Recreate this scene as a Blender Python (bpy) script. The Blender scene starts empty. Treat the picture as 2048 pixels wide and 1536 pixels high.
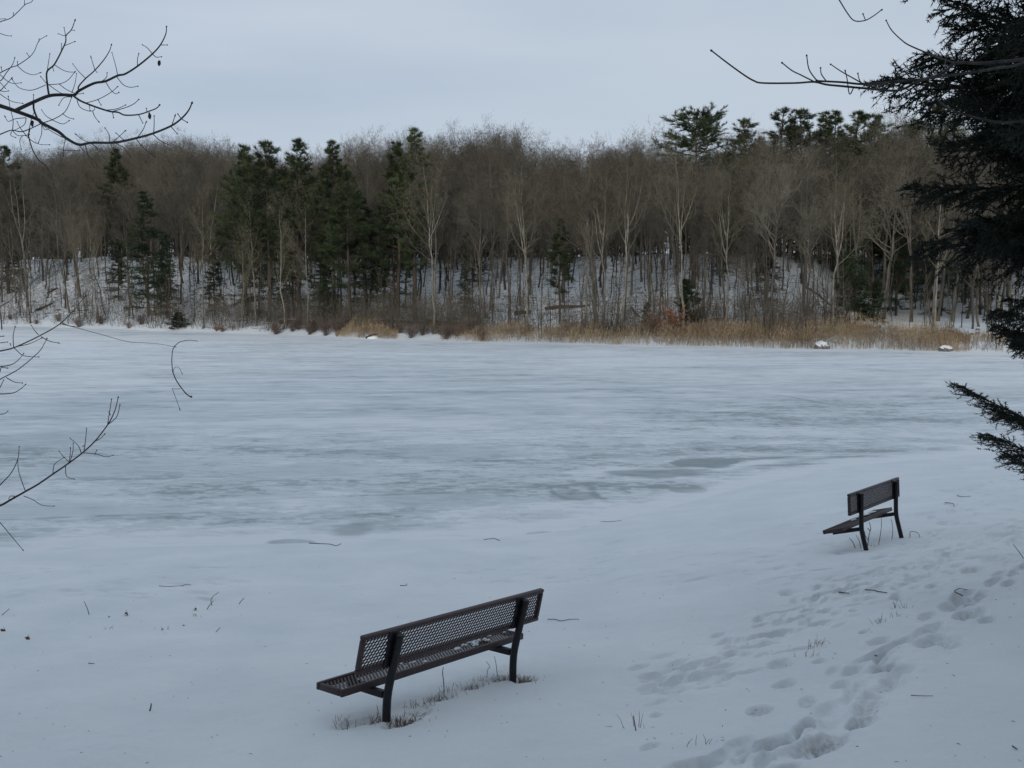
import bpy, math, random
import numpy as np
from mathutils import Vector, Matrix
R = math.radians
rnd = random.Random(7)
C = bpy.context.scene
col = C.collection

# ------------------------------------------------------------------ camera, world, sun, exposure
CAM_H, FPX = 4.6, 2071.0
PITCH = math.atan(188 / FPX)
cd = bpy.data.cameras.new('camera'); cam = bpy.data.objects.new('camera', cd); col.objects.link(cam)
cam.location = (0, 0, CAM_H); cam.rotation_euler = (math.pi / 2 - PITCH, 0, 0)
cd.sensor_width = 36; cd.lens = 36 * FPX / 2048; cd.clip_end = 3000; cd.clip_start = .05
C.camera = cam
SUN_EL, SUN_AZ = R(15), R(193)          # azimuth from +Y, clockwise: low, behind the viewer's left shoulder
w = bpy.data.worlds.new('World'); C.world = w; w.use_nodes = True
nt = w.node_tree; N = nt.nodes; L = nt.links; N.clear()
out = N.new('ShaderNodeOutputWorld'); bg = N.new('ShaderNodeBackground'); bg.inputs[1].default_value = .1
sky = N.new('ShaderNodeTexSky'); sky.sky_type = 'NISHITA'; sky.sun_disc = False
sky.sun_elevation = SUN_EL; sky.sun_rotation = SUN_AZ
tc = N.new('ShaderNodeTexCoord'); mp = N.new('ShaderNodeMapping'); mp.inputs['Scale'].default_value = (1.3, 1.0, 7.0)
mp.inputs['Rotation'].default_value = (0, R(4), 0)
L.new(tc.outputs['Generated'], mp.inputs[0])
nz = N.new('ShaderNodeTexNoise'); nz.inputs['Scale'].default_value = 1.7; nz.inputs['Detail'].default_value = 4
nz.inputs['Roughness'].default_value = .45
L.new(mp.outputs[0], nz.inputs['Vector'])
rp = N.new('ShaderNodeValToRGB'); cr = rp.color_ramp
cr.elements[0].position = .28; cr.elements[0].color = (.345, .425, .54, 1)
cr.elements[1].position = .76; cr.elements[1].color = (.495, .558, .645, 1)
L.new(nz.outputs['Fac'], rp.inputs[0])
sep = N.new('ShaderNodeSeparateXYZ'); L.new(tc.outputs['Generated'], sep.inputs[0])
mr = N.new('ShaderNodeMapRange'); mr.inputs[1].default_value = -.45; mr.inputs[2].default_value = .5
mr.inputs[3].default_value = 0; mr.inputs[4].default_value = .62
L.new(sep.outputs['X'], mr.inputs[0])
mxg = N.new('ShaderNodeMix'); mxg.data_type = 'RGBA'
L.new(mr.outputs[0], mxg.inputs['Factor']); L.new(rp.outputs[0], mxg.inputs[6]); mxg.inputs[7].default_value = (.53, .58, .635, 1)
sc = N.new('ShaderNodeVectorMath'); sc.operation = 'SCALE'; sc.inputs['Scale'].default_value = 10.5
L.new(mxg.outputs[2], sc.inputs[0])
mx = N.new('ShaderNodeMix'); mx.data_type = 'RGBA'; mx.inputs['Factor'].default_value = .93
L.new(sky.outputs[0], mx.inputs[6]); L.new(sc.outputs[0], mx.inputs[7])
L.new(mx.outputs[2], bg.inputs[0]); L.new(bg.outputs[0], out.inputs[0])
sd = bpy.data.lights.new('sun', 'SUN'); so = bpy.data.objects.new('sun', sd); col.objects.link(so)
sd.energy = 1.35; sd.angle = R(10); sd.color = (1, .89, .76)
sdir = Vector((math.sin(SUN_AZ) * math.cos(SUN_EL), math.cos(SUN_AZ) * math.cos(SUN_EL), math.sin(SUN_EL)))
so.rotation_euler = sdir.to_track_quat('Z', 'Y').to_euler(); so.location = sdir * 60
C.view_settings.view_transform = 'Standard'; C.view_settings.look = 'None'; C.view_settings.gamma = 1
C.view_settings.use_curve_mapping = False; C.view_settings.exposure = .12
C.render.engine = 'CYCLES'
C.cycles.max_bounces = 5; C.cycles.diffuse_bounces = 3; C.cycles.glossy_bounces = 2; C.cycles.use_denoising = True

# ------------------------------------------------------------------ helpers
def tag(o, label=None, cat=None, group=None, kind=None):
    if label: o['label'] = label
    if cat: o['category'] = cat
    if group: o['group'] = group
    if kind: o['kind'] = kind
    return o

def empty(name, loc=(0, 0, 0), rot=(0, 0, 0), **k):
    o = bpy.data.objects.new(name, None); col.objects.link(o); o.location = loc; o.rotation_euler = rot
    o.empty_display_size = .2
    return tag(o, **k)

class Geo:
    def __init__(s): s.v = []; s.f = {3: [], 4: []}; s.n = 0
    def add(s, v, f):
        v = np.asarray(v, float).reshape(-1, 3); f = np.asarray(f, int)
        s.f[f.shape[1]].append(f + s.n); s.v.append(v); s.n += len(v)
    def addm(s, v, fs):
        v = np.asarray(v, float).reshape(-1, 3)
        for f in fs:
            s.f[len(f)].append(np.array([f]) + s.n)
        s.v.append(v); s.n += len(v)
    def box(s, c, size, M=None):
        c = np.array(c, float); h = np.array(size, float) / 2
        v = np.array([[x, y, z] for x in (-1, 1) for y in (-1, 1) for z in (-1, 1)]) * h
        if M is not None: v = v @ np.array(M).T
        s.add(v + c, [[0, 1, 3, 2], [4, 6, 7, 5], [0, 4, 5, 1], [2, 3, 7, 6], [0, 2, 6, 4], [1, 5, 7, 3]])
    def tubes(s, P, Rr, S=3):
        """P (M,N,3), Rr (M,N)"""
        P = np.asarray(P, float); Rr = np.asarray(Rr, float)
        if len(P) == 0: return
        M, Np, _ = P.shape
        T = np.gradient(P, axis=1); T /= np.linalg.norm(T, axis=2, keepdims=True) + 1e-9
        ref = np.zeros((M, 1, 3)); mt = np.abs(T.mean(1)); ref[np.arange(M), 0, mt.argmin(1)] = 1
        A = np.cross(T, np.broadcast_to(ref, T.shape)); A /= np.linalg.norm(A, axis=2, keepdims=True) + 1e-9
        B = np.cross(T, A)
        a = np.arange(S) * 2 * math.pi / S
        V = P[:, :, None] + Rr[:, :, None, None] * (A[:, :, None] * np.cos(a)[None, None, :, None] + B[:, :, None] * np.sin(a)[None, None, :, None])
        i = np.arange(M)[:, None, None] * Np * S; j = np.arange(Np - 1)[None, :, None] * S; k = np.arange(S)[None, None, :]
        k2 = (k + 1) % S
        q = np.stack(np.broadcast_arrays(i + j + k, i + j + k2, i + j + S + k2, i + j + S + k), -1).reshape(-1, 4)
        s.add(V.reshape(-1, 3), q)
    def tris(s, base, d, l, wd, rg):
        """thin leaf triangles at base (M,3) along d (M,3)"""
        M = len(base); side = np.cross(d, rg.normal(size=(M, 3))); side /= np.linalg.norm(side, axis=1, keepdims=True) + 1e-9
        wv = side * np.asarray(wd).reshape(-1, 1) / 2
        V = np.stack([base - wv, base + wv, base + d * np.asarray(l).reshape(-1, 1)], 1)
        s.add(V.reshape(-1, 3), np.arange(M * 3).reshape(-1, 3))
    def mesh(s, name, smooth=True):
        me = bpy.data.meshes.new(name)
        v = np.concatenate(s.v) if s.v else np.zeros((0, 3))
        f3 = np.concatenate(s.f[3]) if s.f[3] else np.zeros((0, 3), int)
        f4 = np.concatenate(s.f[4]) if s.f[4] else np.zeros((0, 4), int)
        me.vertices.add(len(v)); me.vertices.foreach_set('co', v.astype(np.float32).ravel())
        li = np.concatenate([f3.ravel(), f4.ravel()]).astype(np.int32)
        me.loops.add(len(li)); me.loops.foreach_set('vertex_index', li)
        n = len(f3) + len(f4); me.polygons.add(n)
        ls = np.concatenate([np.arange(len(f3)) * 3, len(f3) * 3 + np.arange(len(f4)) * 4]).astype(np.int32)
        me.polygons.foreach_set('loop_start', ls)
        if smooth: me.polygons.foreach_set('use_smooth', np.ones(n, bool))
        me.update(calc_edges=True)
        return me
    def obj(s, name, mat, parent=None, smooth=True, **k):
        return link(name, s.mesh(name, smooth), mat, parent, **k)

def link(name, me, mat=None, parent=None, **k):
    if mat is not None and not me.materials: me.materials.append(mat)
    o = bpy.data.objects.new(name, me); col.objects.link(o)
    if parent: o.parent = parent
    return tag(o, **k)

def vnoise(x, y, seed=0):
    xi = np.floor(x).astype(np.int64); yi = np.floor(y).astype(np.int64); fx = x - xi; fy = y - yi
    fx = fx * fx * fx * (fx * (fx * 6 - 15) + 10); fy = fy * fy * fy * (fy * (fy * 6 - 15) + 10)
    def h(a, b):
        n = (a * 374761393 + b * 668265263 + seed * 1442695041) & 0xffffffff
        n = ((n ^ (n >> 13)) * 1274126177) & 0xffffffff
        return ((n ^ (n >> 16)) & 0xffff) / 65535.0
    return (h(xi, yi) * (1 - fx) + h(xi + 1, yi) * fx) * (1 - fy) + (h(xi, yi + 1) * (1 - fx) + h(xi + 1, yi + 1) * fx) * fy

def fbm(x, y, o=4, seed=0, g=.5):
    t = 0; a = 1; n = 0
    for i in range(o):
        t = t + a * vnoise(x * 2 ** i + i * 17.3, y * 2 ** i - i * 9.1, seed + i); n += a; a *= g
    return t / n - .5

def smooth(t): t = np.clip(t, 0, 1); return t * t * (3 - 2 * t)

# ------------------------------------------------------------------ materials
def mat(name, c1, c2=None, scale=3., rough=.8, detail=4., bump=0., bscale=30., rand=0., spec=.3, lo=.35, hi=.65, stretch=(1, 1, 1), trans=0.):
    m = bpy.data.materials.new(name); m.use_nodes = True; n = m.node_tree.nodes; l = m.node_tree.links
    b = n['Principled BSDF']; b.inputs['Roughness'].default_value = rough; b.inputs['Specular IOR Level'].default_value = spec
    tcn = n.new('ShaderNodeTexCoord'); mpn = n.new('ShaderNodeMapping'); mpn.inputs['Scale'].default_value = stretch
    l.new(tcn.outputs['Object'], mpn.inputs[0])
    z = n.new('ShaderNodeTexNoise'); z.inputs['Scale'].default_value = scale; z.inputs['Detail'].default_value = detail
    l.new(mpn.outputs[0], z.inputs['Vector'])
    r = n.new('ShaderNodeValToRGB'); r.color_ramp.elements[0].position = lo; r.color_ramp.elements[1].position = hi
    r.color_ramp.elements[0].color = (*c1, 1); r.color_ramp.elements[1].color = (*(c2 or c1), 1)
    l.new(z.outputs['Fac'], r.inputs[0]); cur = r.outputs[0]
    if rand:
        oi = n.new('ShaderNodeObjectInfo'); hs = n.new('ShaderNodeHueSaturation'); mrn = n.new('ShaderNodeMapRange')
        mrn.inputs[3].default_value = 1 - rand; mrn.inputs[4].default_value = 1 + rand
        l.new(oi.outputs['Random'], mrn.inputs[0]); l.new(mrn.outputs[0], hs.inputs['Value']); l.new(cur, hs.inputs['Color']); cur = hs.outputs[0]
    l.new(cur, b.inputs['Base Color'])
    if bump:
        z2 = n.new('ShaderNodeTexNoise'); z2.inputs['Scale'].default_value = bscale; z2.inputs['Detail'].default_value = 5
        l.new(mpn.outputs[0], z2.inputs['Vector'])
        bp = n.new('ShaderNodeBump'); bp.inputs['Strength'].default_value = bump; bp.inputs['Distance'].default_value = .02
        l.new(z2.outputs['Fac'], bp.inputs['Height']); l.new(bp.outputs[0], b.inputs['Normal'])
    return m

M_BARK = mat('bark', (.045, .039, .032), (.115, .10, .08), 2.2, .95, stretch=(2, 2, .5), rand=.35)
M_TWIGL = mat('light_twigs', (.11, .10, .075), (.19, .172, .132), .5, .95, rand=.3)
M_TWIG = mat('twigs', (.080, .071, .055), (.150, .132, .102), .5, .95, rand=.38)
M_GREYB = mat('grey_bark', (.085, .078, .064), (.18, .165, .135), 2, .95, stretch=(2, 2, .5), rand=.35)
M_PALEB = mat('pale_bark', (.105, .096, .075), (.26, .24, .195), 1.4, .9, stretch=(2, 2, 1.6), rand=.2)
M_PALET = mat('pale_twigs', (.125, .11, .075), (.205, .18, .125), .8, .9, rand=.2)
M_PINE = mat('pine_needles', (.022, .038, .018), (.068, .088, .036), .9, .85, rand=.3)
M_HEM = mat('hemlock_needles', (.018, .032, .018), (.040, .060, .030), .9, .85, rand=.3)
M_PBARK = mat('pine_bark', (.045, .037, .03), (.09, .072, .055), 3, .95, stretch=(2, 2, .5))
M_NEAR = mat('near_bark', (.028, .026, .027), (.075, .068, .062), 14, .85, bump=.5, bscale=120)
M_NEARN = mat('spruce_needles', (.008, .014, .009), (.028, .042, .024), 4, .8)
M_REED = mat('dry_reed', (.21, .152, .095), (.43, .335, .215), .35, .9)
M_REDSH = mat('red_twigs', (.14, .105, .09), (.22, .175, .145), 1.5, .9, rand=.25)
M_LEAF = mat('dead_leaf', (.10, .028, .018), (.19, .06, .035), 60, .7)
M_OLEAF = mat('orange_leaf', (.22, .085, .045), (.34, .16, .08), 4, .8)
M_STICK = mat('stick', (.035, .032, .028), (.09, .08, .065), 25, .9)
M_GRASS = mat('dead_grass', (.12, .07, .05), (.25, .17, .11), 20, .9)
M_LOG = mat('fallen_log', (.06, .04, .03), (.13, .085, .06), 3, .95, bump=.4)
M_ROCK = mat('rock', (.13, .12, .11), (.28, .26, .24), 3, .9, bump=.6, bscale=8)
M_FRAME = mat('bench_vinyl', (.034, .020, .022), (.052, .032, .034), 30, .55, bump=.06, bscale=260, spec=.45)
M_POST = mat('bench_post', (.007, .007, .010), (.013, .012, .016), 30, .5, bump=.05, bscale=200, spec=.35)

def snow_mat():
    m = bpy.data.materials.new('snow'); m.use_nodes = True; n = m.node_tree.nodes; l = m.node_tree.links
    b = n['Principled BSDF']; b.inputs['Roughness'].default_value = .75; b.inputs['Specular IOR Level'].default_value = .25
    g = n.new('ShaderNodeNewGeometry')
    z = n.new('ShaderNodeTexNoise'); z.inputs['Scale'].default_value = .9; z.inputs['Detail'].default_value = 6
    l.new(g.outputs['Position'], z.inputs['Vector'])
    r = n.new('ShaderNodeValToRGB'); r.color_ramp.elements[0].position = .3; r.color_ramp.elements[1].position = .7
    r.color_ramp.elements[0].color = (.70, .75, .78, 1); r.color_ramp.elements[1].color = (.785, .825, .845, 1)
    l.new(z.outputs['Fac'], r.inputs[0])
    a = n.new('ShaderNodeAttribute'); a.attribute_name = 'dirt'
    z3 = n.new('ShaderNodeTexNoise'); z3.inputs['Scale'].default_value = 22; z3.inputs['Detail'].default_value = 5
    l.new(g.outputs['Position'], z3.inputs['Vector'])
    mu = n.new('ShaderNodeMath'); mu.operation = 'MULTIPLY'; l.new(a.outputs['Fac'], mu.inputs[0])
    mrr = n.new('ShaderNodeMapRange'); mrr.inputs[1].default_value = .40; mrr.inputs[2].default_value = .62
    l.new(z3.outputs['Fac'], mrr.inputs[0]); l.new(mrr.outputs[0], mu.inputs[1])
    mxx = n.new('ShaderNodeMix'); mxx.data_type = 'RGBA'; l.new(mu.outputs[0], mxx.inputs['Factor'])
    l.new(r.outputs[0], mxx.inputs[6]); mxx.inputs[7].default_value = (.17, .135, .11, 1)
    # leaf litter showing through the thin snow of the far wood
    a2 = n.new('ShaderNodeAttribute'); a2.attribute_name = 'litter'
    z4 = n.new('ShaderNodeTexNoise'); z4.inputs['Scale'].default_value = 1.1; z4.inputs['Detail'].default_value = 8; z4.inputs['Roughness'].default_value = .7
    l.new(g.outputs['Position'], z4.inputs['Vector'])
    mr4 = n.new('ShaderNodeMapRange'); mr4.inputs[1].default_value = .53; mr4.inputs[2].default_value = .60
    l.new(z4.outputs['Fac'], mr4.inputs[0]); m4 = n.new('ShaderNodeMath'); m4.operation = 'MULTIPLY'
    l.new(mr4.outputs[0], m4.inputs[0]); l.new(a2.outputs['Fac'], m4.inputs[1])
    mx4 = n.new('ShaderNodeMix'); mx4.data_type = 'RGBA'; l.new(m4.outputs[0], mx4.inputs['Factor'])
    l.new(mxx.outputs[2], mx4.inputs[6]); mx4.inputs[7].default_value = (.13, .10, .075, 1)
    l.new(mx4.outputs[2], b.inputs['Base Color'])
    z2 = n.new('ShaderNodeTexNoise'); z2.inputs['Scale'].default_value = 7; z2.inputs['Detail'].default_value = 10; z2.inputs['Roughness'].default_value = .68
    l.new(g.outputs['Position'], z2.inputs['Vector'])
    bp = n.new('ShaderNodeBump'); bp.inputs['Strength'].default_value = .6; bp.inputs['Distance'].default_value = .04
    l.new(z2.outputs['Fac'], bp.inputs['Height']); l.new(bp.outputs[0], b.inputs['Normal'])
    return m

def ice_mat():
    m = bpy.data.materials.new('lake_ice'); m.use_nodes = True; n = m.node_tree.nodes; l = m.node_tree.links
    b = n['Principled BSDF']; g = n.new('ShaderNodeNewGeometry')
    a = n.new('ShaderNodeAttribute'); a.attribute_name = 'snow'
    mpn = n.new('ShaderNodeMapping'); mpn.inputs['Scale'].default_value = (.8, 2.6, 1); l.new(g.outputs['Position'], mpn.inputs[0])
    z = n.new('ShaderNodeTexNoise'); z.inputs['Scale'].default_value = 1.5; z.inputs['Detail'].default_value = 7; z.inputs['Roughness'].default_value = .62
    l.new(mpn.outputs[0], z.inputs['Vector'])
    s = n.new('ShaderNodeMath'); s.operation = 'MULTIPLY_ADD'; s.inputs[1].default_value = .9; s.inputs[2].default_value = -.45
    l.new(z.outputs['Fac'], s.inputs[0]); ad = n.new('ShaderNodeMath'); ad.operation = 'ADD'; ad.use_clamp = True
    l.new(s.outputs[0], ad.inputs[0]); l.new(a.outputs['Fac'], ad.inputs[1])
    r = n.new('ShaderNodeValToRGB'); e = r.color_ramp.elements
    e[0].position = 0; e[0].color = (.29, .34, .36, 1); e[1].position = 1; e[1].color = (.775, .81, .835, 1)
    k = e.new(.45); k.color = (.575, .63, .655, 1)
    l.new(ad.outputs[0], r.inputs[0]); l.new(r.outputs[0], b.inputs['Base Color'])
    mrn = n.new('ShaderNodeMapRange'); mrn.inputs[3].default_value = .45; mrn.inputs[4].default_value = .8
    l.new(ad.outputs[0], mrn.inputs[0]); l.new(mrn.outputs[0], b.inputs['Roughness']); b.inputs['Specular IOR Level'].default_value = .3
    bp = n.new('ShaderNodeBump'); bp.inputs['Strength'].default_value = .3; bp.inputs['Distance'].default_value = .02
    l.new(ad.outputs[0], bp.inputs['Height']); l.new(bp.outputs[0], b.inputs['Normal'])
    return m

# ------------------------------------------------------------------ picture geometry -> ground
CP, SP = math.cos(PITCH), math.sin(PITCH)
def ray(px, py):
    u = (px - 1024) / FPX; v = (768 - py) / FPX
    return np.array([u, CP + v * SP, -SP + v * CP])
def at_depth(px, py, d): r_ = ray(px, py); return np.array([0, 0, CAM_H]) + r_ * d
def at_z(px, py, z=0.): r_ = ray(px, py); t = (z - CAM_H) / r_[2]; return np.array([0, 0, CAM_H]) + r_ * t

near_px = [(-600, 1110), (0, 1103), (500, 1090), (1000, 1076), (1150, 1060), (1350, 1012), (1500, 972), (1700, 932), (2048, 902), (2300, 885)]
far_px = [(-200, 646), (0, 652), (150, 656), (300, 661), (420, 665), (560, 671), (660, 674), (760, 678), (900, 681), (1000, 684), (1200, 688), (1400, 692), (1600, 697), (1800, 701), (2048, 706), (2300, 712)]
NP_ = np.array([at_z(*p) for p in near_px]); FP_ = np.array([at_z(*p) for p in far_px])
def ynear(x): return np.interp(x, NP_[:, 0], NP_[:, 1]) + np.clip(x - NP_[-1, 0], 0, 60) * .35 - np.clip(NP_[0, 0] - x, 0, 100) * .2
def yfar(x):
    return np.interp(x, FP_[:, 0], FP_[:, 1]) + .5 * np.sin(x * .5) + .4 * np.sin(x * .23 + 1)
NS = 14.
def h0(x, y):
    s = ynear(x) - y
    zn = .137 * .5 * (s + np.sqrt(s * s + 2.25)) - .1 + np.clip(s + 2, -30, 0) * .02
    t = y - yfar(x); az = x / np.maximum(y, 1)
    wl = smooth((-.22 - az) / .1 + .0); wr = smooth((az - .27) / .08)
    hm = 2.6 * smooth(t / 22) + 6.3 * smooth((t - 14) / 48)
    hl = 9.6 * smooth((t + 4) / 42) - .3 + .6 * smooth((t - 30) / 50)
    hr = .9 * smooth(t / 10) + 8.0 * smooth((t - 34) / 45)
    hill = hm * (1 - wl) * (1 - wr) + np.maximum(hl, 0) * wl * (1 - wr) + hr * wr
    zf = np.where(t > 0, .55 * smooth(t / 2.2) + hill * smooth(t / 4) + .5 * fbm(x * .12, y * .12, 3, 5) * smooth(t / 6), np.clip(t, -30, 0) * .05 - .02)
    return np.where(y > .5 * (ynear(x) + yfar(x)), zf, zn)
fixp = np.array([(-.91, 7.23, 1.50), (.01, 8.39, 1.35), (4.73, 13.56, 1.15), (5.65, 14.77, 1.02)])
def _k(a, b): return np.exp(-((a[:, None, 0] - b[None, :, 0]) ** 2 + (a[:, None, 1] - b[None, :, 1]) ** 2) / (2 * .9 ** 2))
fw = np.linalg.solve(_k(fixp, fixp), fixp[:, 2] - h0(fixp[:, 0], fixp[:, 1]))
def h1(x, y):
    z = h0(x, y)
    for (fx, fy, _), k in zip(fixp, fw): z = z + k * np.exp(-((x - fx) ** 2 + (y - fy) ** 2) / 1.62)
    nearm = smooth((ynear(x) - y - .2) / 3)
    q = fbm(x * .35, y * .35, 3, 11) * .16 + fbm(x * 1.3, y * 1.3, 3, 21) * .035
    for (fx, fy, _) in fixp: q = q * (1 - np.exp(-((x - fx) ** 2 + (y - fy) ** 2) / .5))
    return z + q * nearm
def on_ground(px, py, lift=0.):
    r_ = ray(px, py); t = 3.
    f = lambda t: CAM_H + r_[2] * t - float(h1(np.array([r_[0] * t]), np.array([r_[1] * t]))[0])
    while f(t) > 0 and t < 400: t *= 1.02
    a, b = t / 1.02, t
    for _ in range(25):
        m = (a + b) / 2
        if f(m) > 0: a = m
        else: b = m
    p = np.array([r_[0] * a, r_[1] * a, 0]); p[2] = float(h1(p[0:1], p[1:2])[0]) + lift
    return p
def gz(x, y): return float(h1(np.array([float(x)]), np.array([float(y)]))[0])

# ------------------------------------------------------------------ footprints (position, half length, half width, angle, depth, dirt)
prints = []
def Z5(x, y): return (x / 2.566 + 1250, y / 2.566 + 1080)
rg = np.random.default_rng(3)
def pr(px, py, a, b, ang, dep, dirt=0.): 
    p = on_ground(px, py); prints.append((p[0], p[1], a, b, ang, dep, dirt))
big = [(1000, 1040, .26, .14, .9), (1065, 1000, .2, .1, .8), (1258, 845, .20, .12, .5), (1280, 785, .16, .08, .3), (1340, 640, .2, .09, .8), (1585, 515, .26, .14, .5),
       (1745, 385, .22, .11, .7), (1805, 280, .22, .12, .5), (1670, 340, .18, .11, .2), (1590, 430, .22, .07, .1), (1530, 466, .2, .07, .15), (1110, 740, .16, .07, .1),
       (1160, 665, .18, .08, .2), (820, 740, .17, .09, .25), (800, 635, .2, .11, .3), (690, 880, .15, .10, .5), (1000, 620, .12, .06, 0), (930, 950, .2, .06, .1),
       (880, 980, .18, .06, .1), (790, 1020, .22, .09, .2), (700, 1050, .24, .06, .15), (600, 1078, .25, .06, .15), (480, 1110, .24, .07, .15), (400, 1145, .25, .08, .2), (720, 1110, .25, .06, .1),
       (1780, 155, .25, .13, .3), (1700, 130, .2, .1, .1), (1640, 70, .25, .13, 0), (1540, 185, .22, .14, 0), (1480, 200, .2, .12, 0), (1860, 410, .12, .08, .2), (1690, 540, .2, .07, 0),
       (1190, 905, .1, .07, 0), (160, 895, .1, .05, 0), (130, 1060, .12, .05, 0), (1300, 600, .1, .05, .2), (1230, 470, .1, .05, 0), (1120, 930, .35, .2, 0)]
for x, y, a, b, dd in big:
    px, py = Z5(x, y); pr(px, py, a * .72, b * .75, rg.uniform(.7, 1.2), .03 + .04 * min(dd + .3, 1), dd)
trail = [Z5(*p) for p in [(1340, 555), (1270, 590), (1400, 528)]]
for px, py in trail: pr(px, py, .28, .05, .75, .045, .2)
for x, y, a in [(390, 620, .42), (845, 357, .3), (1150, 187, .3), (1020, 272, .33), (150, 690, .14), (145, 712, .12), (150, 745, .15), (180, 765, .2), (255, 700, .15), (610, 680, .18), (710, 485, .25), (640, 545, .15),
                (750, 520, .15), (860, 565, .2), (480, 650, .16), (400, 690, .2), (870, 400, .2), (1010, 420, .15), (1140, 242, .18), (1270, 180, .2), (1310, 228, .15)]:
    px, py = Z5(x, y); pr(px, py, a * 1.0, .045, .35 + rg.uniform(-.15, .15), .038)
cor = np.array([Z5(*p) for p in [(120, 790), (420, 670), (700, 540), (980, 400), (1250, 260), (1500, 170), (1750, 90)]])
for i in range(70):
    t = rg.uniform(0, 5.99); k = int(t); p = cor[k] * (1 - t + k) + cor[k + 1] * (t - k)
    sp = 16 + 4 * k
    pr(p[0] + rg.normal() * 22, p[1] + rg.normal() * sp * .75, rg.uniform(.05, .13), rg.uniform(.03, .055), rg.uniform(0, 1.2), rg.uniform(.012, .032), 0)
def walk(poly, stride, side, a, b, dep, dirt=0., jit=.05):
    P = np.array([on_ground(*q)[:2] for q in poly]); seg = np.hypot(*np.diff(P, axis=0).T); L_ = np.concatenate([[0], np.cumsum(seg)]); s_ = rg.uniform(0, stride); k = 0
    while s_ < L_[-1]:
        i = min(np.searchsorted(L_, s_) - 1, len(seg) - 1); i = max(i, 0); f = (s_ - L_[i]) / seg[i]; c = P[i] * (1 - f) + P[i + 1] * f; d = (P[i + 1] - P[i]) / seg[i]; an = math.atan2(d[1], d[0])
        o_ = side * (1 if k % 2 else -1) + rg.normal() * jit; prints.append((c[0] - d[1] * o_, c[1] + d[0] * o_, a * rg.uniform(.85, 1.15), b * rg.uniform(.85, 1.15), an + rg.normal() * .15, dep * rg.uniform(.7, 1.2), dirt * rg.uniform(0, 1)))
        s_ += stride * rg.uniform(.85, 1.15); k += 1
walk([(1330, 1536), (1480, 1500), (1590, 1440), (1700, 1340), (1800, 1280), (1900, 1215), (1990, 1150), (2060, 1100)], .5, .10, .14, .055, .045, .5)
walk([(1450, 1560), (1600, 1500), (1730, 1400), (1790, 1320), (1890, 1262), (1960, 1200), (2050, 1140)], .55, .12, .15, .06, .055, .7)
for q in range(4): walk([(1280 - 20 * q, 1400 - 14 * q), (1420, 1340 - 16 * q), (1540, 1280 - 14 * q), (1640, 1215 - 12 * q), (1760, 1165 - 12 * q), (1880, 1120 - 10 * q), (2060, 1060 - 10 * q)], .42, .09, .12, .045, .03, .15, .10)
walk([(1560, 1150), (1700, 1128), (1850, 1075), (1960, 1010), (2060, 950)], .5, .1, .13, .055, .035, 0, .1); walk([(1830, 1110), (1900, 1020), (1980, 960), (2060, 930)], .5, .1, .13, .055, .035, 0, .1)
walk([(1000, 1165), (1200, 1150), (1400, 1128), (1550, 1112)], .5, .08, .12, .05, .02, 0, .1); walk([(900, 1120), (1100, 1108), (1300, 1100), (1500, 1075), (1640, 1040)], .6, .08, .12, .05, .02, 0, .1); walk([(0, 1190), (200, 1165), (380, 1150), (560, 1130)], .5, .1, .14, .06, .025, 0, .1)
tr2 = np.array([(1560, 1536), (1640, 1480), (1750, 1390), (1790, 1320), (1880, 1270), (1950, 1190), (2030, 1140)])
for i in range(22):
    t = rg.uniform(0, 5.99); k = int(t); p = tr2[k] * (1 - t + k) + tr2[k + 1] * (t - k)
    pr(p[0] + rg.normal() * 22, p[1] + rg.normal() * 16, rg.uniform(.08, .22), rg.uniform(.05, .1), rg.uniform(.4, 1.2), rg.uniform(.015, .045), rg.choice([0, 0, 0, .3]))
for i in range(60): pr(rg.uniform(1830, 2060), rg.uniform(925, 1120), rg.uniform(.07, .2), rg.uniform(.05, .12), rg.uniform(0, 3), rg.uniform(.02, .05), 0)
for i in range(60): pr(rg.uniform(1480, 1900), rg.uniform(1100, 1200), rg.uniform(.07, .16), rg.uniform(.04, .09), rg.uniform(0, 3), rg.uniform(.012, .03), 0)
for i in range(60): pr(rg.uniform(0, 480), rg.uniform(1128, 1200), rg.uniform(.1, .25), rg.uniform(.04, .08), rg.uniform(-.3, .3), rg.uniform(.012, .03), 0)
for i in range(70): pr(rg.uniform(900, 1650), rg.uniform(1075, 1165), rg.uniform(.08, .25), rg.uniform(.04, .07), rg.uniform(-.2, .5), rg.uniform(.012, .03), 0)
for i in range(30): pr(rg.uniform(1560, 1720), rg.uniform(980, 1100), rg.uniform(.08, .2), rg.uniform(.04, .07), rg.uniform(-.2, .5), rg.uniform(.01, .03), 0)
# grassy lip where the snow has drawn back under the near bench
lip = [(700, 1448, .14, .4), (745, 1440, .12, .7), (800, 1445, .15, 1.), (835, 1425, .1, .8), (880, 1395, .13, .7), (945, 1375, .12, .7), (1000, 1358, .1, .7), (1050, 1360, .12, 1.)]
lips = []
for px, py, a, dd in lip:
    p = on_ground(px, py); lips.append(p); prints.append((p[0], p[1], a, .07, .85, .03, dd))

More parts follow.
